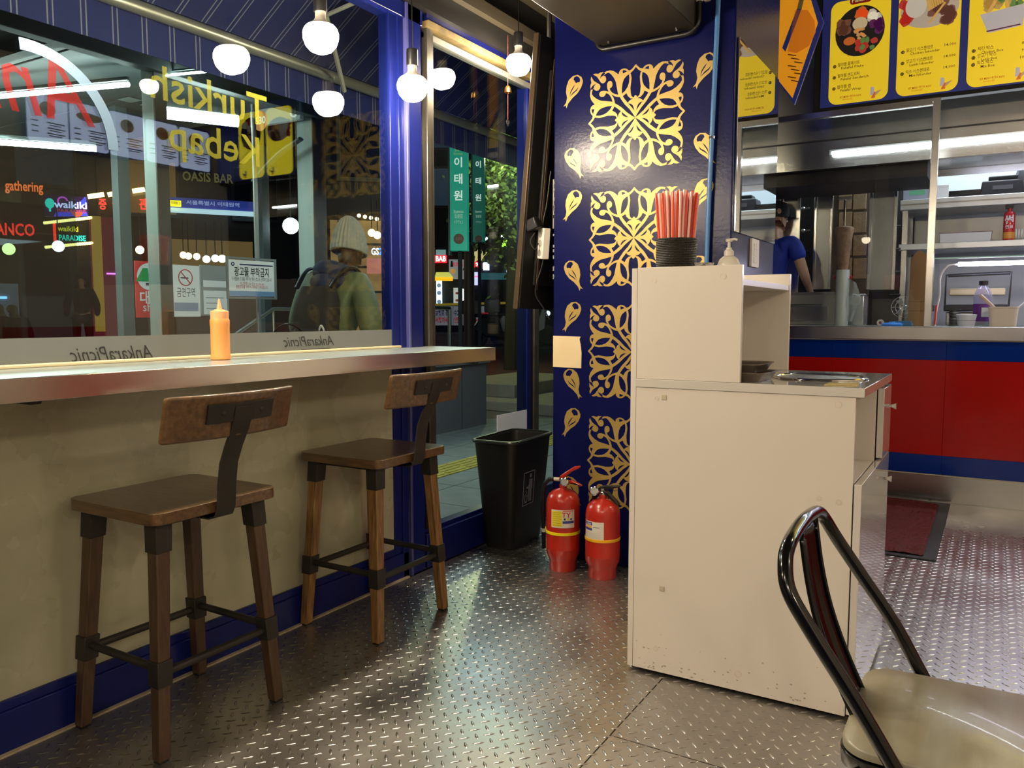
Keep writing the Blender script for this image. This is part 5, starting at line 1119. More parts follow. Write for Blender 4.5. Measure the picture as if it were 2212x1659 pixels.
sheet('red_banner', 'red banner with a green triangle logo half hidden by the pale post', 'banner', SF3, (293, 565, 352, 686), mat('banner_red', (.5, .02, .02), .6, emit=.18), [
    (SIL, lambda q, a, b, c, d: (q.disc((a+b)/2, d-(d-c)*.27, (b-a)*.44, .001, .002), q.text('대 피', (a+b)/2+.02, c+(d-c)*.34, .10, .001, bold=.02), q.text('shelter', a+.05, c+(d-c)*.18, .09, .001, 'LEFT'))),
    (mat('logo_green', (.03, .3, .08), .6, emit=.1), lambda q, a, b, c, d: q.prism([((a+b)/2-.11, d-(d-c)*.36), ((a+b)/2-.0, d-(d-c)*.36), ((a+b)/2-.01, d-(d-c)*.12), ((a+b)/2-.05, d-(d-c)*.12)], .003, .004)),
    (INK, lambda q, a, b, c, d: q.bx((a+b)/2-.03, (a+b)/2+.06, d-(d-c)*.43, d-(d-c)*.38, .003, .004))])
hr = thing('steel_handrail', 'sloping stainless handrail below the bill notice', 'handrail', (-4.9, 4.4, GZ)); a, b, c = at(508, 722, 0, -4.9), at(590, 667, 0, -4.9), at(648, 668, 0, -4.9)
MB().tube([a+(a-b)*.6, a, b, c], .016, 8).build('top_rail', STEEL, hr, world=True)
for t in (b, c): MB().tube([t, (t.x, t.y, .7)], .012, 8).build('rail_post', STEEL, hr, world=True)
hr2 = thing('street_handrail', 'stainless handrail standing behind the side window', 'handrail', (-5.1, 6.6, GZ)); a, b = at(905, 664, 0, -5.15), at(971, 666, 0, -5.15)
MB().tube([a, b], .022, 8).build('top_rail', STEEL, hr2, world=True); MB().tube([b, (b.x, b.y, .7)], .022, 8).build('rail_post', STEEL, hr2, world=True)

# subway exit pylon, plus a copy built for its reflection in the glass
def pylon(px0, px1, top, bot, Y, label, dim):
    F = at((px0+px1)/2, 600, 1, Y); F = Fr((F.x, F.y, 0), 25)
    u0, u1, v0, v1 = F.rect(px0, top, px1, bot); o = thing('exit_pylon', label, 'sign', (F.o.x, F.o.y, GZ), 0, 'green subway exit signs')
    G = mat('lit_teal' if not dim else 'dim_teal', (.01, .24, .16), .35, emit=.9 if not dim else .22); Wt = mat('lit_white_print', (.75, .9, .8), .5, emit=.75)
    F.mb().bx(u0, u1, v0, v1, -.12, 0).build('lit_panel', G, o, world=True); F.mb().bx(u0-.02, u0-.002, v0-.05, v1, -.13, .005).build('panel_edge', SGR, o, world=True)
    F.mb().bx((u0+u1)/2-.02, (u0+u1)/2+.02, GZ, v0, -.1, -.05).build('mast', BLACKM, o, world=True)
    uc = (u0+u1)/2; w = u1-u0; H = v1-v0
    f = lambda py: F.uv((px0+px1)/2, py)[1]
    q = F.mb()
    for ch_, py in (('이', 352), ('태', 388), ('원', 424)): q.text(ch_, uc, f(py+(4 if dim else 0)), w*.62, .002, bold=.02)
    q.build('station_lettering', Wt, o, world=True, sharp=0)
    q = F.mb(); q.text('Itaewon', uc, f(457), w*.3, .002, wide=w*.55, bold=.01); q.text('梨泰院', uc, f(468), w*.28, .002, wide=w*.48); q.text('イテウォン', uc, f(480), w*.26, .002, wide=w*.52); q.build('small_lettering', mat('soft_white_print', (.5, .75, .62), .5, emit=.4), o, world=True, sharp=0)
    q = F.mb(); q.text('출입구', uc, f(323), w*.3, .002, wide=w*.45); q.text('Entrance', uc, f(332), w*.22, .002, wide=w*.5); q.build('entrance_lettering', mat('lime_print', (.45, .7, .12), .5, emit=.4), o, world=True, sharp=0)
    q = F.mb(); q.disc(uc, f(516), w*.30, .002, .004); q.build('number_disc', mat('dull_brown_disc', (.16, .08, .05), .5, emit=.1), o, world=True, sharp=0); F.mb().text('630', uc, f(516), w*.26, .0045).build('number_lettering', mat('faint_print', (.3, .22, .17), .5, emit=.1), o, world=True, sharp=0)
pylon(972, 1009, 296, 541, 7.2, 'front green subway exit pylon with white Korean lettering', False)
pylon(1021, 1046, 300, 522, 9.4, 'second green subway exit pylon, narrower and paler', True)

# ---- people
def skin(nm, V, E, mt, par, world_loc=None, rz=0, lv=1, root=0):
    me = bpy.data.meshes.new(nm); ks = list(V); ix = {k: i for i, k in enumerate(ks)}
    me.from_pydata([V[k][:3] for k in ks], [(ix[a], ix[b]) for a, b in E], []); me.skin_vertices.new() if hasattr(me.skin_vertices, 'new') else None
    o = bpy.data.objects.new(nm, me); COL.objects.link(o)
    md = o.modifiers.new('skin', 'SKIN'); md.use_smooth_shade = True
    if not me.skin_vertices:
        bpy.context.view_layer.objects.active = o
    for i, k in enumerate(ks):
        r = V[k][3]; r2 = V[k][4] if len(V[k]) > 4 else r; me.skin_vertices[0].data[i].radius = (r, r2)
    me.skin_vertices[0].data[root].use_root = True
    s = o.modifiers.new('sub', 'SUBSURF'); s.levels = lv; s.render_levels = lv
    dg = bpy.context.evaluated_depsgraph_get(); nm2 = bpy.data.meshes.new_from_object(o.evaluated_get(dg)); bpy.data.objects.remove(o)
    nm2.materials.clear(); nm2.materials.append(mt); nm2.shade_smooth(); o = bpy.data.objects.new(nm, nm2); COL.objects.link(o)
    if par: o.parent = par
    return o
def hand(V, E, nm, p, d, side, r=.010):      # palm and five curled fingers from wrist p along d
    p = Vector(p); d = Vector(d).normalized(); s = Vector(side).normalized(); n = d.cross(s)
    c = p+d*.045; V[nm+'palm'] = (*c, .026, .018); E.append((nm, nm+'palm'))
    for i, L in enumerate((.075, .085, .08, .062)):
        a = c+d*.035+s*(.024-.016*i); b = a+d*L*.5+n*.006; e = b+d*L*.35+n*.03
        for t, q, rr_ in (('a', a, r), ('b', b, r*.9), ('c', e, r*.75)): V['%sf%d%s' % (nm, i, t)] = (*q, rr_)
        E += [(nm+'palm', '%sf%da' % (nm, i)), ('%sf%da' % (nm, i), '%sf%db' % (nm, i)), ('%sf%db' % (nm, i), '%sf%dc' % (nm, i))]
    a = c-d*.01+s*.034; b = a+d*.035+s*.014; V[nm+'ta'] = (*a, r*1.1); V[nm+'tb'] = (*b, r*.85); E += [(nm+'palm', nm+'ta'), (nm+'ta', nm+'tb')]
def human(label, loc, rz, J, skinm, topm, legm, shoem, sleeve='long', fingers=True, lv=1, group=None):
    V = {}; E = []
    def v(k, p, r, r2=None): V[k] = (*p, r) if r2 is None else (*p, r, r2)
    g = J
    v('pelvis', g['pelvis'], .13, .10); v('waist', g['waist'], .115, .09); v('chest', g['chest'], .15, .105); v('neckb', g['neckb'], .07, .06); v('neck', g['neck'], .052); v('head', g['head'], .078, .085); v('crown', g['crown'], .068, .075)
    hd = Vector(g['head']); fd = Vector(g['face']).normalized(); v('nose', hd+fd*.092+Vector((0, 0, -.012)), .012); v('chin', hd+fd*.055+Vector((0, 0, -.085)), .030)
    E += [('pelvis', 'waist'), ('waist', 'chest'), ('chest', 'neckb'), ('neckb', 'neck'), ('neck', 'head'), ('head', 'crown'), ('head', 'nose'), ('neck', 'chin')]
    for s, sx in (('l', -1), ('r', 1)):
        v('sh'+s, g['sh'+s], .058); v('el'+s, g['el'+s], .042); v('wr'+s, g['wr'+s], .028); v('hp'+s, g['hp'+s], .088); v('kn'+s, g['kn'+s], .056); v('an'+s, g['an'+s], .038); v('to'+s, g['to'+s], .034)
        E += [('chest', 'sh'+s), ('sh'+s, 'el'+s), ('el'+s, 'wr'+s), ('pelvis', 'hp'+s), ('hp'+s, 'kn'+s), ('kn'+s, 'an'+s), ('an'+s, 'to'+s)]
        if fingers: hand(V, E, 'wr'+s, g['wr'+s], Vector(g['wr'+s])-Vector(g['el'+s]), (0, 1, .1), .0095)
    body = skin('person', V, E, skinm, None, lv=lv); body.location = loc; body.rotation_euler = (0, 0, rz); tag(body, label, 'person', group)
    # face
    rt_ = fd.cross(Vector((0, 0, 1))).normalized()
    for sgn in (-1, 1):
        MB().ball(tuple(hd+fd*.074+rt_*sgn*.030+Vector((0, 0, .008))), .011, n=10, m=6).build('eye', mat('eye_white', (.5, .48, .45), .3), body)
        MB().ball(tuple(hd+rt_*sgn*.080+Vector((0, 0, -.012))), .010, .018, .028, 10, 6).build('ear', skinm, body)
    MB().ball(tuple(hd+fd*.072+Vector((0, 0, -.048))), .022, .014, .007, 10, 5).build('mouth', mat('lip_brown', (.16, .05, .04), .5), body)
    # clothes
    W = {k: V[k] for k in ('pelvis', 'waist', 'chest', 'neckb')}; Ew = [('pelvis', 'waist'), ('waist', 'chest'), ('chest', 'neckb')]
    gsc = 1.24 if sleeve == 'long' else 1.12
    W = {k: (*p[:3], p[3]*gsc, (p[4] if len(p) > 4 else p[3])*gsc) for k, p in W.items()}
    for s in 'lr':
        a, b, c = Vector(g['sh'+s]), Vector(g['el'+s]), Vector(g['wr'+s])
        W['sh'+s] = (*a, .058*gsc+.012); Ew.append(('chest', 'sh'+s))
        if sleeve == 'long': W['el'+s] = (*b, .075); W['wr'+s] = (*(b.lerp(c, .93)), .050); Ew += [('sh'+s, 'el'+s), ('el'+s, 'wr'+s)]
        else: W['el'+s] = (*(a.lerp(b, .62)), .066); Ew.append(('sh'+s, 'el'+s))
    top = skin('jacket' if sleeve == 'long' else 'shirt', W, Ew, topm, body, lv=2)
    T = {'pelvis': (*V['pelvis'][:3], .14, .115)}; Et = []
    for s in 'lr':
        T['hp'+s] = (*V['hp'+s][:3], .105); T['kn'+s] = (*V['kn'+s][:3], .074); an = Vector(V['an'+s][:3]); T['an'+s] = (*(an+Vector((0, 0, .04))), .062); Et += [('pelvis', 'hp'+s), ('hp'+s, 'kn'+s), ('kn'+s, 'an'+s)]
    skin('trousers', T, Et, legm, body, lv=1)
    for s in 'lr':
        a, b = Vector(V['an'+s][:3]), Vector(V['to'+s][:3]); q = MB(); d = (b-a); q.ball(tuple(a.lerp(b, .55)+Vector((0, 0, .0))), .05, .13, .045, 14, 8); o = q.build('shoe', shoem, body)
    return body
def stand(lean=0.0, z0=0.0, h=1.0, walk=0.15, arms=((-.27, -.02, 1.13), (.27, -.02, 1.13)), wr=((-.27, .12, .92), (.27, .12, .92)), turn=(0, 1, 0)):
    k = lean
    return dict(pelvis=(0, 0, .93), waist=(0, .02*k, 1.08), chest=(0, .10*k, 1.30), neckb=(0, .20*k, 1.455), neck=(0, .25*k+.01, 1.51), head=(0, .30*k+.035, 1.61), crown=(0, .30*k+.025, 1.69), face=turn,
                shl=(-.185, .13*k, 1.42), shr=(.185, .13*k, 1.42), ell=arms[0], elr=arms[1], wrl=wr[0], wrr=wr[1],
                hpl=(-.10, 0, .88), hpr=(.10, 0, .88), knl=(-.11, walk, .50), knr=(.11, -walk*.2, .49), anl=(-.11, walk*.9, .08), anr=(.11, -walk*1.7, .11), tol=(-.12, walk*.9+.15, .04), tor=(.12, -walk*1.7+.14, .045))
DSK = mat('dark_skin', (.045, .022, .014), .5)
J = stand(.75, arms=((-.30, .10, 1.14), (.31, .03, 1.12)), wr=((-.22, .27, 1.0), (.24, .24, 1.0)), turn=(.28, 1, -.12))
OLV = mat('olive_nylon', (.14, .17, .075), .6, 0, .3, 5, .6, 9)
WKL = (-3.47, 3.60, GZ+.02)
wk = human('person in a ribbed grey beanie and olive jacket walking past the window', WKL, radians(8), J, DSK, OLV, mat('dark_denim', (.02, .022, .03), .8), BLACK)
hd = Vector(J['head'])
m = MB(); n = 56; vs = []; fs = []; bp = [(.0, .206), (.03, .204), (.058, .180), (.082, .138), (.098, .09), (.104, .04), (.107, .0), (.104, -.012)]
for i, (r, z) in enumerate(bp):
    for k in range(n):
        t = 2*pi*k/n; rr2 = r*(1+(.028 if k % 2 else -.028)*(i > 0)); back = -.03*(z/.2)**2
        vs.append((cos(t)*rr2, sin(t)*rr2*1.12+back-.014, z))
for i in range(len(bp)-1):
    for k in range(n): fs.append((i*n+k, (i+1)*n+k, (i+1)*n+(k+1) % n, i*n+(k+1) % n))
m.T = Matrix.Translation(hd+Vector((0, 0, .022))) @ Matrix.Rotation(radians(-14), 4, 'X'); m.add(vs, fs)
KN = mat('grey_knit', (.36, .37, .34), .9, 0, .15, 60, .3, 200); bn_ = m.build('beanie', KN, wk, sharp=0)
m = MB(); m.T = Matrix.Translation(hd+Vector((0, -.012, .010))) @ Matrix.Rotation(radians(-14), 4, 'X'); vs = []; fs = []
for i, (r, z) in enumerate(((.104, -.004), (.112, .0), (.115, .03), (.110, .058), (.104, .060))):
    for k in range(n): t = 2*pi*k/n; q = r*(1+(.02 if k % 2 else -.02)); vs.append((cos(t)*q, sin(t)*q*1.1, z))
for i in range(4):
    for k in range(n): fs.append((i*n+k, i*n+(k+1) % n, (i+1)*n+(k+1) % n, (i+1)*n+k))
m.add(vs, fs).build('cuff', KN, bn_, sharp=0)
NAV = mat('navy_hood_cloth', (.03, .04, .085), .9, 0, .3, 9, .5, 12)
skin('hood', {'a': (-.10, .10, 1.475, .052), 'b': (-.06, .03, 1.50, .06), 'c': (0, .0, 1.505, .066), 'd': (.06, .03, 1.50, .06), 'e': (.105, .10, 1.475, .052), 'f': (.07, .19, 1.47, .042)}, [('a', 'b'), ('b', 'c'), ('c', 'd'), ('d', 'e'), ('e', 'f')], NAV, wk, lv=2)
skin('hood_roll', {'a': (-.12, .06, 1.43, .04), 'b': (0, -.06, 1.425, .06), 'c': (.12, .06, 1.43, .04)}, [('a', 'b'), ('b', 'c')], NAV, wk, lv=2)
bk_ = thing('backpack', 'dark brown rucksack carried on the walking person in the beanie', 'bag', WKL, radians(8)); BPM = mat('brown_canvas_bag', (.035, .026, .016), .8, 0, .35, 7, .4, 20)
def pack(nm, w, y0, y1, z0, z1, r, par):
    R_ = []
    for i in range(7):
        t = i/6; z = z0+(z1-z0)*t; k = 1-.30*abs(2*t-1)**3; yy = .075*(z-1.0)/.4
        R_.append([(p[0]*k+.015, p[1]*(1-.35*abs(2*t-1)**3)+(y0+y1)/2+yy+.035, z) for p in rr(w, abs(y1-y0)/2, r, 0, 6)])
    return loft(R_).build(nm, BPM, par, sharp=40)
pack('main_compartment', .15, -.27, -.13, .90, 1.40, .055, bk_); pack('front_pocket', .115, -.305, -.25, .92, 1.15, .035, bk_)
m = MB(); m.tube(cat([(-.16, -.295, 1.0), (-.16, -.295, 1.12), (-.05, -.30, 1.18), (.06, -.295, 1.12), (.06, -.295, 1.0)]), .005, 6); m.build('pocket_zip', BLACK, bk_)
for sx in (-1, 1): m = MB(); m.tube(cat([(sx*.12, -.12, 1.39), (sx*.135, .0, 1.50), (sx*.14, .13, 1.50), (sx*.15, .24, 1.36), (sx*.16, .20, 1.15), (sx*.17, .02, 1.02), (sx*.15, -.12, .98)]), .017, 8, flat=.6); m.build('shoulder_strap', BLACK, bk_)
MB().tube(cat([(.09, -.20, 1.12), (.115, -.21, 1.17), (.13, -.20, 1.13), (.125, -.20, 1.05)]), .006, 6).build('white_tag', PAPERW, bk_)

SKN = mat('light_skin', (.50, .30, .21), .5); RBL = mat('royal_blue_shirt', (.01, .035, .42), .7, 0, .2, 6, .3, 9)
xck = at(1662, 560, 1, 6.75)
J = stand(.3, walk=.02, arms=((-.26, .12, 1.16), (.28, .05, 1.15)), wr=((-.18, .30, 1.0), (.24, .27, 1.02)), turn=(.5, 1, 0))
ck = human('person in a royal blue shirt and black cap working in the kitchen', (xck.x, 6.72, .37), radians(-12), J, SKN, RBL, mat('black_trousers', (.01, .01, .012), .8), BLACK, sleeve='short')
hd = Vector(J['head']); m = MB(); m.T = Matrix.Translation(hd+Vector((0, 0, .02))); m.lathe([(.095, -.005), (.098, .03), (.094, .07), (.075, .108), (.04, .126), (0, .13)], n=24, sy=1.1); cp_ = m.build('cap', mat('black_cap_cloth', (.012, .012, .014), .85), ck)
m = MB(); m.T = Matrix.Translation(hd+Vector((0, 0, .02))) @ Matrix.Rotation(radians(-26), 4, 'Z'); m.prism([(-.07, .08), (.07, .08), (.06, .15), (0, .175), (-.06, .15)], -.0, .006); m.build('cap_peak', _M['black_cap_cloth'], cp_)
MB().ball(tuple(hd+Vector((.04, -.075, .055))), .035, .02, .03, 12, 7).build('cap_opening', mat('light_skin', (.5, .3, .21)), cp_)
MB().ball(tuple(hd+Vector((.086, .01, -.02))), .008, n=8, m=6).build('earbud', WHITE, ck)
q = MB(); q.ring(0, 0, .10, .088, 0, .003, 24, 20, 120); q.text('AP', -.02, .01, .05, 0); q.T = None
q.v = [(x*.9-.03, -.155-.02*abs(x), 1.22+y) for x, y, z in q.v]; q.build('shirt_logo', PAPERW, ck, sharp=0)
# small figures across the street
def far(px, py_foot, dist, label, rz, top, legs, sit=False, k=1.0):
    d = ray(px, 681); d.z = 0; d.normalize(); p = d*dist; s_ = p.dot(AX); J = stand(.2, walk=.12)
    if sit:
        for key in ('pelvis', 'waist', 'chest', 'neckb', 'neck', 'head', 'crown', 'shl', 'shr', 'ell', 'elr', 'wrl', 'wrr', 'hpl', 'hpr'): J[key] = (J[key][0], J[key][1], J[key][2]-.42)
        J.update(knl=(-.12, .42, .50), knr=(.12, .42, .50), anl=(-.12, .45, .08), anr=(.12, .42, .08), tol=(-.12, .6, .04), tor=(.12, .58, .04), wrl=(-.15, .3, .62), wrr=(.15, .3, .62))
    return human(label, (p.x, p.y, rz_(s_)), rz, J, SKN, top, legs, BLACK, fingers=False, lv=1)
REDC = mat('dull_red_coat', (.22, .02, .02), .8, emit=.02); DRK = mat('dark_coat', (.012, .014, .02), .8)
# ------------------------------------------------------------------ buildings and signs across the street
def facade(px, dist, deg): d = ray(px, 681); d.z = 0; d.normalize(); return Fr(d*dist, deg)
FA = facade(200, 20, 57); FB = facade(800, 15, 40); FC = facade(1050, 26, 32)
def bpx(F, x0, x1): return F.uv(x0, 600)[0], F.uv(x1, 600)[0]
def building(F, x0, x1, h, mt, label, rows, wpx, wm, tone):
    u0, u1 = bpx(F, x0, x1); o = thing('shop_building', label, 'building', F.w((u0+u1)/2, 0, 0)); F.mb().bx(u0, u1, -.5, h, -5, -.06).build('wall', mt, o, world=True)
    n = max(1, int((u1-u0)/wpx)); fr_m = mat('window_frame_dark', (.05, .05, .055), .6)
    for r in rows:
        for i in range(n):
            a = u0+(u1-u0)*(i+.5)/n; f = F.mb(); f.prism([(a-wm/2, r), (a+wm/2, r), (a+wm/2, r+1.3), (a-wm/2, r+1.3)], -.06, .0, [[(a-wm/2+.07, r+.07), (a+wm/2-.07, r+.07), (a+wm/2-.07, r+1.23), (a-wm/2+.07, r+1.23)]]); fo = f.build('window', fr_m, o, world=True)
            g = F.mb(); g.bx(a-wm/2+.07, a+wm/2-.07, r+.07, r+1.23, -.055, -.05); g.build('pane', tone[(i*7+int(r*3)) % len(tone)], fo, world=False if fo.parent is None else True)
    return o
DK = mat('dim_blue_pane', (.03, .045, .06), .1, emit=.05, ecol=(.3, .5, .7)); DW = mat('dim_warm_pane', (.1, .07, .03), .2, emit=.09, ecol=(1, .6, .2)); DN = mat('dark_pane', (.01, .012, .015), .1)
building(FA, -520, 215, 7.5, mat('charcoal_render', (.035, .035, .045), .8, 0, .3, 2), 'dark building carrying the neon bar signs', (3.9, 5.6), 1.9, 1.2, (DN, DK, DN))
building(FA, 218, 660, 6.2, mat('brown_render', (.06, .045, .035), .8, 0, .3, 2), 'brown building behind the pendant globes', (3.4, 4.8), 1.7, 1.1, (DK, DN, DW, DN))
building(FB, 690, 905, 5.5, mat('ochre_render', (.03, .024, .018), .8, 0, .3, 2), 'warm lit shop front behind the walking person', (3.6,), 1.5, 1.1, (DN, DN))
building(FC, 880, 1260, 9, mat('night_render', (.018, .02, .024), .8, 0, .3, 2), 'dark shop row seen through the side window', (4.6, 6.4), 2.0, 1.2, (DN, DK))
LC = {}
def lit(nm, col, e): return mat('lit_'+nm, col, .6, emit=e)

def sign(nm, label, F, r, mt, texts=(), cat_='sign', dep=.12, off=.1, extra=None):
    u0, u1, v0, v1 = F.rect(*r); o = thing(nm, label, cat_, F.w((u0+u1)/2, v0, off)); 
    if mt: F.mb().bx(u0, u1, v0, v1, off-dep, off).build('panel', mt, o, world=True)
    for body, fx, fy, hh, wd, tm in texts:
        q = F.mb(); q.text(body, u0+(u1-u0)*fx, v0+(v1-v0)*fy, (v1-v0)*hh, off+.02, wide=(u1-u0)*wd if wd else None, bold=.02); q.build('lettering', tm, o, world=True, sharp=0)
    if extra: extra(o, F, u0, u1, v0, v1, off+.02)
    return o
NR = lit('neon_red', (1, .03, .02), 3.2); NO = lit('neon_orange', (1, .16, .04), 3.0); NW = lit('neon_lilac', (.72, .66, 1.0), 2.6); NP = lit('neon_violet', (.45, .05, .9), 1.6); NB = lit('neon_blue', (.06, .08, .95), 1.4); NY = lit('neon_yellow', (.85, .7, .05), 1.6); NT = lit('neon_teal', (.02, .75, .6), 1.9); WL = lit('warm_dot', (1, .72, .25), 4.0)
sign('neon_sign', 'orange neon lettering reading gathering', FA, (12, 392, 94, 418), None, [('gathering', .5, .5, 1.15, 1, NO)])
def wk1(o, F, a, b, c, d, n):
    w = b-a; q = F.mb(); q.ring(a+w*.42, c+(d-c)*.72, w*.13, w*.09, n-.015, n-.008, 20, 10, 230); q.build('moon_arc', lit('neon_magenta', (.85, .1, .75), 1.6), o, world=True, sharp=0)
    q = F.mb(); q.prism([(a+w*.2, c), (a+w, c+.04), (a+w*.96, c+.14), (a+w*.25, c+.09)], n-.015, n-.01); q.prism([(a+w*.78, c+(d-c)*.6), (a+w*.98, c+(d-c)*.6), (a+w*.95, d), (a+w*.85, c+(d-c)*.8)], n-.015, n-.01); q.build('wave_shape', NB, o, world=True, sharp=0)
    q = F.mb(); q.ring(a+w*.74, c+(d-c)*.28, w*.14, 0.01, n-.015, n-.009, 14, 180, 360); q.build('sunset_disc', lit('sunset_orange', (.8, .15, .08), .8), o, world=True, sharp=0)
    q = F.mb(); q.tube([(a+.1, c+.1, n), (a+.1, c+(d-c)*.5, n)], .02, 6); q.ball((a+.1, c+(d-c)*.6, n), .09, .11, .02, 10, 6); q.build('flamingo_tube', NT, o, world=True)
sign('neon_sign', 'violet neon sign reading waikiki paradise', FA, (97, 424, 190, 470), lit('violet_panel', (.06, .015, .12), .4), [('waikiki', .6, .56, .46, .76, NW), ('PARADISE', .62, .28, .22, .68, lit('neon_coral', (.8, .1, .2), 1.2))], extra=wk1)
sign('neon_sign', 'yellow and teal neon sign reading waikiki paradise', FA, (112, 485, 186, 524), lit('olive_panel', (.03, .03, .01), .2), [('waikiki', .48, .72, .40, .60, NY), ('PARADISE', .6, .22, .42, .78, NT)], extra=lambda o, F, a, b, c, d, n: F.mb().tube([(a+.06, c-.05, n), (a+.06, d, n)], .03, 6).build('flamingo_tube', NR, o, world=True))
sign('neon_sign', 'bold red neon lettering cut by the picture edge', FA, (-22, 484, 76, 512), None, [('PANCO', .5, .5, 1.3, 1, NR)])
def dots(label, F, x0, y0, x1, y1, n, mt, r=.035, nm='bulb_string'):
    o = None; a, b = F.uv(x0, y0), F.uv(x1, y1); o = thing(nm, label, 'lights', F.w(a[0], a[1], .15)); F.mb().tube([(a[0], a[1]+.03, .12), (b[0], b[1]+.03, .12)], .012, 4).build('cable', BLACKM, o, world=True)
    base = None
    for i in range(n):
        t = i/(n-1); p = F.w(a[0]+(b[0]-a[0])*t, a[1]+(b[1]-a[1])*t, .15)-mw(o).translation
        if base is None: base = MB().ball((0, 0, 0), r, n=8, m=5).build('bulb', mt, o); base.location = p
        else: c = base.copy(); COL.objects.link(c); c.location = p
dots('string of small warm bulbs under the violet neon sign', FA, 98, 483, 197, 472, 22, WL); dots('string of small warm bulbs under the teal neon sign', FA, 101, 535, 199, 526, 20, WL)
for i, (a, b, c, d) in enumerate(((190, 427, 225, 422), (233, 423, 254, 419), (286, 415, 312, 411))):
    u = FA.uv(a, b); v = FA.uv(c, d); o = thing('strip_light', 'warm linear lamp %s on the brown building' % ('at its corner', 'in the middle', 'near the pale post')[i], 'lamp', FA.w(u[0], u[1], .15)); q = FA.mb(); q.tube([(u[0], u[1], .15), (v[0], v[1], .15)], .055, 6); q.build('lamp_tube', lit('strip_yellow', (1, .75, .3), 4), o, world=True)
for i, (x, t) in enumerate(((222, '중'), (251, '국'), (309, '관'))): sign('red_character_sign', 'red glowing character %s beneath a warm strip lamp' % ('by the building corner', 'between two posts', 'next to the pale post')[i], FA, (x-8, 430, x+8, 458), None, [(t, .5, .5, .9, 1, NR)])
sign('canopy_sign', 'blue station sign band under a pale light strip', FA, (362, 432, 552, 452), lit('band_blue', (.03, .05, .30), .5), [('서울특별시 이태원역', .5, .5, .5, .6, lit('pale_blue_text', (.4, .5, .8), .5))], extra=lambda o, F, a, b, c, d, n: F.mb().bx(a, b, c-.12, c-.03, 0, .2).build('light_strip', lit('pale_strip', (.5, .75, .85), .9), o, world=True))
sign('bar_sign', 'dim olive lettering reading OASIS BAR above the station band', FA, (392, 372, 500, 406), None, [('OASIS BAR', .5, .5, .8, 1, lit('dim_olive', (.22, .2, .06), .35))], off=.3)
sign('bus_sign', 'small yellow sign with black characters on the band', FA, (361, 437, 389, 449), lit('sign_yellow2', (.85, .7, .02), 1.6), [('7 이태원 2', .5, .5, .6, .85, INK)], off=.35)
def globes(px_list, dist, mt, group, what, r):
    base = None
    for i, (x, y) in enumerate(px_list):
        d = ray(x, y); k = dist/math.hypot(d.x, d.y); p = _C+d*k
        if base is None:
            base = thing('street_globe', '', 'lamp', p, 0, group); MB().ball((0, 0, 0), r, n=16, m=10).build('globe', mt, base); MB().tube([(0, 0, r), (0, 0, .55)], .008, 5).build('stem', BLACKM, base); o = base
        else: o = dup(base, loc=p)
        o['label'] = what[i] if isinstance(what, list) else what
names = ['first', 'second', 'third', 'fourth', 'fifth', 'sixth']
globes([(396, 551), (407, 553), (425, 554)], 13, lit('warm_globe', (1, .72, .36), 6), 'warm pendant globes across the road', ['warm globe lamp partly hidden by the pale post', 'warm globe lamp in the middle of its trio', 'warm globe lamp next to the white ones'], .05)
globes([(446, 560), (465, 558)], 13, lit('white_globe', (.8, .95, 1), 5), 'white pendant globes across the road', ['white globe lamp hanging lowest', 'white globe lamp beside the last warm one'], .055)
globes([(480, 559), (302, 540), (815, 508), (846, 514), (803, 503), (731, 533), (842, 537)], 13.2, _M['lit_warm_globe'], 'more warm globes across the road', ['warm globe lamp ending the row of six', 'warm globe lamp over the red banner', 'warm globe lamp right behind the beanie', 'warm globe lamp touching the blue post', 'warm globe lamp half covered by the beanie', 'warm globe lamp low behind the neck of the beanie wearer', 'low warm globe lamp by the blue post'], .06)
globes([(628, 488)], 9, lit('white_street', (.8, .95, 1), 9), 'cold street lamp', 'single cold white street globe beside the slim shelter post', .085)
globes([(19, 538)], 14, lit('green_lamp', (.6, 1, .25), 6), 'green street lamp', 'yellow green street globe under the red neon letters', .085)
globes([(126, 532)], 14, lit('white_street', (.8, .95, 1), 9), 'cold street lamp below neon', 'cold white globe under the teal neon sign', .085)
globes([(579, 449), (1050, 516), (1086, 511)], 22, lit('small_white', (.9, .95, 1), 7), 'tiny far lamps', ['tiny far lamp at the end of the station band', 'tiny far lamp right of the second pylon', 'tiny far lamp over the lime sign'], .05)
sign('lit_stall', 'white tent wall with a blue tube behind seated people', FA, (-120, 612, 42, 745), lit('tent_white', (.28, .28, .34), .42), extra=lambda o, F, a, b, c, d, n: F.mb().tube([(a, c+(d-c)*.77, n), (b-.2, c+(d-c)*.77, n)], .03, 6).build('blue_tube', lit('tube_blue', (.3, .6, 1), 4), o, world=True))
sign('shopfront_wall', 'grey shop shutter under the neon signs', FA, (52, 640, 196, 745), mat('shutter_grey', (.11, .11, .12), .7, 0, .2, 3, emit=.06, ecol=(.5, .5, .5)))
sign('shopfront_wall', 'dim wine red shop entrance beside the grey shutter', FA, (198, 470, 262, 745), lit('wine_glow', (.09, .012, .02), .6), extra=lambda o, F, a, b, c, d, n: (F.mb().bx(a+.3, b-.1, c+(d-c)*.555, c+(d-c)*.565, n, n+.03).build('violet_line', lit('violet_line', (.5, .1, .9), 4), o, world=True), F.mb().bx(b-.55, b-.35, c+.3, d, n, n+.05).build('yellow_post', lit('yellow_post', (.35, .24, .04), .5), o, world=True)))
sign('shopfront_wall', 'amber lit restaurant front under the brown building', FA, (366, 520, 545, 600), lit('amber_wall', (.20, .13, .045), .55)); sign('shopfront_wall', 'dim lower front of the brown building', FA, (366, 601, 640, 745), lit('brown_dim', (.05, .035, .025), .3))
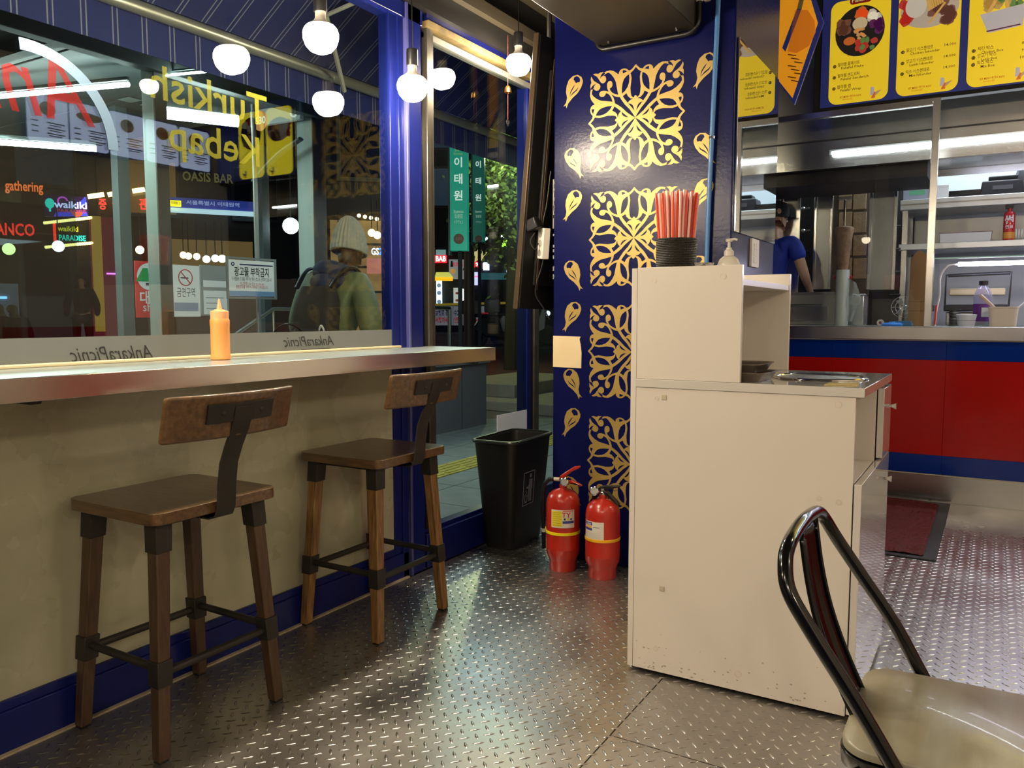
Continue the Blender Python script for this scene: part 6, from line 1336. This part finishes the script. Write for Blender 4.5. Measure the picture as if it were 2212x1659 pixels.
sign('shopfront_wall', 'amber lit restaurant front behind the beanie', FB, (716, 478, 880, 745), lit('amber_room', (.24, .15, .06), .6), extra=lambda o, F, a, b, c, d, n: [F.mb().bx(a+.15, b, c+(d-c)*k, c+(d-c)*k+.04, n, n+.05).build('shelf_line', lit('dark_shelf', (.04, .03, .02), .1), o, world=True) for k in (.42, .62, .80)])
dots('row of short ceiling lamps in the amber restaurant', FB, 776, 468, 852, 482, 7, lit('spot_warm', (1, .85, .5), 4), .035, 'ceiling_lamps')
sign('shop_sign', 'white and blue lettering of the convenience shop', FB, (801, 536, 833, 558), None, [('GS', .3, .5, .9, .5, lit('sign_white2', (.7, .8, 1), 3)), ('25', .78, .5, .9, .45, lit('sign_blue2', (.05, .2, 1), 3))], off=.3)
sign('lit_poster', 'pink glowing poster between the head and the post', FB, (793, 560, 846, 592), lit('pink_poster', (.4, .14, .12), .8), off=.2)
# right: shop row
sign('lit_sign', 'red box sign with white letters beside the steel jamb', FC, (938, 552, 965, 568), lit('sign_red3', (.8, .02, .03), 1.8), [('BAB', .55, .5, 1.0, .8, lit('white_letter', (1, .9, .9), 3))]); sign('teal_sign', 'small pale teal panel over the red box sign', FC, (942, 540, 963, 551), lit('pale_teal', (.25, .4, .4), .7), cat_='panel')
sign('billboard', 'white billboard with red letters and an orange ball', FC, (970, 561, 1002, 603), lit('bill_white', (.35, .35, .36), .55), [('KING', .62, .74, .28, .65, lit('bill_red', (.6, .04, .08), .8))], extra=lambda o, F, a, b, c, d, n: (F.mb().disc(a+.13, c+(d-c)*.4, .08, n, n+.01).build('orange_ball', lit('orange_ball', (.6, .3, .06), .8), o, world=True), F.mb().prism([(a+.05, c+(d-c)*.62), (a+.14, c+(d-c)*.62), (a+.12, d-.05), (a+.07, d-.05)], n, n+.01).build('bear_shape', INK, o, world=True)))
o = thing('shop_awning', 'lime yellow shop awning with an orange lower edge', 'awning', FC.w(FC.uv(960, 600)[0], FC.uv(960, 600)[1], 0)); u0, u1, v0, v1 = FC.rect(942, 590, 980, 608)
q = FC.mb(); q.hexa([(u0, v0+.1, .5), (u1, v0+.1, .5), (u1-.15, v1, .0), (u0, v1, .0)], [(u0, v0+.13, .5), (u1, v0+.13, .5), (u1-.15, v1+.03, 0), (u0, v1+.03, .0)]); q.build('awning_cloth', lit('lime_cloth', (.6, .65, .12), 1.0), o, world=True); FC.mb().bx(u0, u1, v0, v0+.11, .5, .53).build('awning_edge', lit('orange_edge', (.9, .4, .01), 1.6), o, world=True)
sign('lit_column', 'bright white lit menu column under the lime awning', FC, (943, 606, 955, 660), lit('white_col', (.7, .85, .85), 2.2), extra=lambda o, F, a, b, c, d, n: [F.mb().disc((a+b)/2, c+(d-c)*k, .07, n, n+.01, 8).build('food_print', lit('food_blue', (.3, .4, .6), .6), o, world=True) for k in (.15, .5, .8)])
sign('standing_banner', 'white standing banner with two food pictures', FC, (980, 622, 996, 658), lit('banner_white', (.5, .52, .5), .9), extra=lambda o, F, a, b, c, d, n: [F.mb().disc((a+b)/2, c+(d-c)*k, .06, n, n+.01, 8, .04).build('food_print', lit('food_brown', (.3, .08, .04), .4), o, world=True) for k in (.25, .68)]); sign('light_slot', 'thin white lit slot beside the dark mast', FC, (998, 624, 1002, 656), lit('white_col', (.7, .85, .85), 2.2), cat_='light')
sign('lit_sign', 'small red percent sign', FC, (1025, 566, 1039, 578), lit('sign_red4', (.9, .02, .03), 2.2), [('%', .5, .5, .9, .6, lit('white_letter', (1, .9, .9), 3))]); sign('lit_sign', 'white and blue square sign next to the percent sign', FC, (1043, 567, 1057, 584), lit('sign_bw', (.6, .75, 1), 2.2)); sign('lit_sign', 'pale violet hanging sign with a pink line', FC, (1025, 588, 1036, 616), lit('sign_vio', (.45, .45, .85), 1.8), extra=lambda o, F, a, b, c, d, n: F.mb().bx(a, b, c+(d-c)*.6, c+(d-c)*.7, n, n+.01).build('pink_line', lit('pink_line', (.9, .2, .5), 1.4), o, world=True))
sign('lit_sign', 'lime green sign below the trees', FC, (1084, 519, 1101, 533), lit('lime_sign', (.35, .75, .05), 2.0)); sign('lit_sign', 'white oval lamp sign at the television edge', FC, (1094, 580, 1108, 588), lit('sign_bw', (.6, .75, 1), 2.2)); sign('shop_canopy', 'dark teal sloping canopy over the parked scooters', FC, (1038, 590, 1106, 604), lit('teal_canopy', (.03, .12, .14), .6), cat_='canopy')
o = thing('star_balloon', 'pale gold star shaped lamp between the masts', 'lamp', FC.w(FC.uv(1036, 552)[0], FC.uv(1036, 560)[1], .2)); u, v = FC.uv(1036, 552); q = FC.mb(); q.prism([(u+cos(pi/2+k*pi/5)*(.26 if k % 2 == 0 else .14), v+sin(pi/2+k*pi/5)*(.26 if k % 2 == 0 else .14)) for k in range(10)], .2, .32); q.build('star_body', lit('star_gold', (.75, .6, .25), .9), o, world=True)  # balloon, its brightness put in as glow
fb = thing('street_banner_fence', 'white fence banners with navy and red Korean lettering', 'banner', FC.w(FC.uv(1000, 700)[0], rz_(25), 1.0)); 
for x0, x1, t1, t2 in ((903, 942, '음악이 있는', '사랑합니다'), (943, 982, '보행로 공사', '서행하세요'), (983, 1004, '수고하', '안전제일'), (1030, 1056, '', '')):
    u0, u1, v0, v1 = FC.rect(x0, 662, x1, 702); FC.mb().bx(u0, u1, v0, v1, 1.0, 1.03).build('banner_cloth', lit('cloth_white', (.30, .30, .34), .35), fb, world=True)
    if t1:
        FC.mb().text(t1, (u0+u1)/2, v0+(v1-v0)*.62, .2, 1.032, wide=(u1-u0)*.85, bold=.03, res=1).build('navy_lettering', lit('navy_text', (.03, .03, .2), .1), fb, world=True, sharp=0); FC.mb().text(t2, (u0+u1)/2, v0+(v1-v0)*.25, .2, 1.032, wide=(u1-u0)*.85, bold=.03, res=1).build('red_lettering', lit('red_text', (.5, .03, .05), .3), fb, world=True, sharp=0)
    else:
        for k in (.2, .55): FC.mb().bx(u0, u1, v0+(v1-v0)*k, v0+(v1-v0)*(k+.12), 1.032, 1.036).build('red_band', lit('red_text', (.5, .03, .05), .3), fb, world=True)
u0 = FC.uv(903, 660); u1 = FC.uv(1110, 655); FC.mb().tube([(u0[0], u0[1], 1.02), (u1[0], u1[1], 1.02)], .04, 6).build('yellow_top_rail', lit('rail_yellow', (.4, .28, .03), .4), fb, world=True)
mp = thing('dark_mast', 'thick dark brown cylindrical street mast', 'post', FC.w(0, 0, 0)); d = ray(1014, 681); d.z = 0; d.normalize(); p = d*13; mp.location = (p.x, p.y, rz_(13)); r = 11*13/1740
MB().lathe([(r, 0), (r, 1.15+1.0), (r*.9, 2.2), (r*.9, 2.24), (0, 2.25)], n=20).build('mast_tube', mat('mast_brown', (.06, .035, .03), .5, .2), mp); MB().lathe([(r*1.6, 0), (r*1.6, .05), (r, .06)], n=20).build('mast_foot', BRN, mp)
def scooter(px, dist, rz, label, c):
    d = ray(px, 681); d.z = 0; d.normalize(); p = d*dist; t = thing('parked_scooter', label, 'scooter', (p.x, p.y, rz_(p.dot(AX))), rz, 'parked delivery scooters')
    for y in (-.62, .62):
        m = MB(); m.T = Matrix.Translation((0, y, .25)) @ Matrix.Rotation(pi/2, 4, 'Y'); m.lathe([(.15, -.05), (.24, -.05), (.26, 0), (.24, .05), (.15, .05), (.15, -.05)], n=24); m.build('wheel', BLACK, t)
    m = MB(); m.prism([(-.75, .45), (-.55, .75), (-.1, .72), (.0, .38), (.3, .34), (.5, .95), (.62, .98), (.58, .4), (.2, .22), (-.4, .25)], -.13, .13); m.v = [(z, x, y) for x, y, z in m.v]; m.build('body_shell', c, t, bevel=.03)
    MB().bx(-.12, .12, -.7, -.08, .74, .82).build('seat', BLACK, t, bevel=.03); MB().tube([(-.3, .5, 1.02), (0, .56, 1.0), (.3, .5, 1.02)], .018, 8).build('handlebar', STEELD, t); MB().bx(-.2, .2, -1.0, -.6, .82, 1.15).build('delivery_box', mat('pale_box', (.4, .42, .42), .5), t, bevel=.03); MB().ball((0, .64, .8), .07, n=10, m=6).build('headlamp', lit('sign_bw', (.6, .75, 1), 2.2), t)
scooter(1085, 20, radians(-50), 'scooter parked directly below the teal canopy', mat('scooter_black', (.02, .02, .022), .2, coat=.5)); scooter(1130, 21, radians(-60), 'scooter with pale box parked half behind the television', mat('scooter_silver', (.3, .32, .33), .3, .5))
def tree(px, py, dist, label, n, rx, rzv):
    d = ray(px, py); k = dist/math.hypot(d.x, d.y); p = _C+d*k; d2 = Vector((d.x, d.y, 0)).normalized(); gz = rz_((d2*dist).dot(AX)); t = thing('street_tree', label, 'tree', (p.x, p.y, gz)); H = p.z-gz
    MB().tube([(0, 0, 0), (.05, 0, H*.6), (.0, 0, H)], .1, 8, radii=[.13, .1, .05]).build('trunk', mat('bark', (.05, .035, .022), .9), t)
    m = MB(); vs = []; fs = []
    for i in range(n):
        a, b, c = random.gauss(0, .45), random.gauss(0, .45), random.gauss(0, .42)
        x, y, z = a*rx, b*rx, H+c*rzv; u = Vector((random.uniform(-1, 1), random.uniform(-1, 1), random.uniform(-1, 1))).normalized(); v = u.orthogonal().normalized(); s = random.uniform(.035, .07); q = len(vs); P = Vector((x, y, z))
        vs += [P-u*s, P+v*s*.5, P+u*s, P-v*s*.5]; fs.append((q, q+1, q+2, q+3))
    m.add(vs, fs).build('foliage', mat('night_leaf', (.08, .14, .025), .7, 0, .5, 20), t, kind='stuff', sharp=0)
tree(1102, 395, 15, 'leafy street tree lit from below behind the pylons', 5200, .75, 1.5)
pl_ = bpy.data.lights.new('tree_light', 'POINT'); pl_.energy = 170; pl_.color = (.9, 1, .5); pl_.shadow_soft_size = .2; o = bpy.data.objects.new('tree_light', pl_); COL.objects.link(o); d = ray(1090, 330); k = 13.6/math.hypot(d.x, d.y); o.location = _C+d*k
far(12, 720, 15.5, 'small figure sitting in a red coat before the white tent', radians(150), REDC, DRK, True); far(40, 720, 15, 'small figure sitting in dark clothes beside the red coat', radians(120), DRK, REDC, True); far(178, 720, 18.3, 'small dark figure walking past the grey shutter', radians(60), DRK, DRK)
sp_ = area('pavement_light', (-3.6, 5.6, 2.3), (0, 0, 0), 1.6, 34, (.72, .95, 1.0), 2.5)
# other bulbs of the same kind further back in the shop
for x, y, z, l in ((-2.07, .62, 2.1, 'globe bulb over the bar behind the viewpoint'), (-2.07, -.5, 2.1, 'last globe bulb over the bar near the rear wall'), (-.7, -.9, 2.35, 'globe bulb over the middle tables'), (.6, -1.4, 2.35, 'globe bulb over the rear tables'),
                   (1.9, -.6, 2.35, 'globe bulb near the cream wall'), (1.7, 1.6, 2.35, 'globe bulb beside the cream wall in front of the kitchen'), (.9, 3.9, 2.9, 'globe bulb high before the kitchen counter'), (-.2, -2.0, 2.35, 'globe bulb by the rear wall')):
    bulb(x, y, z, l)
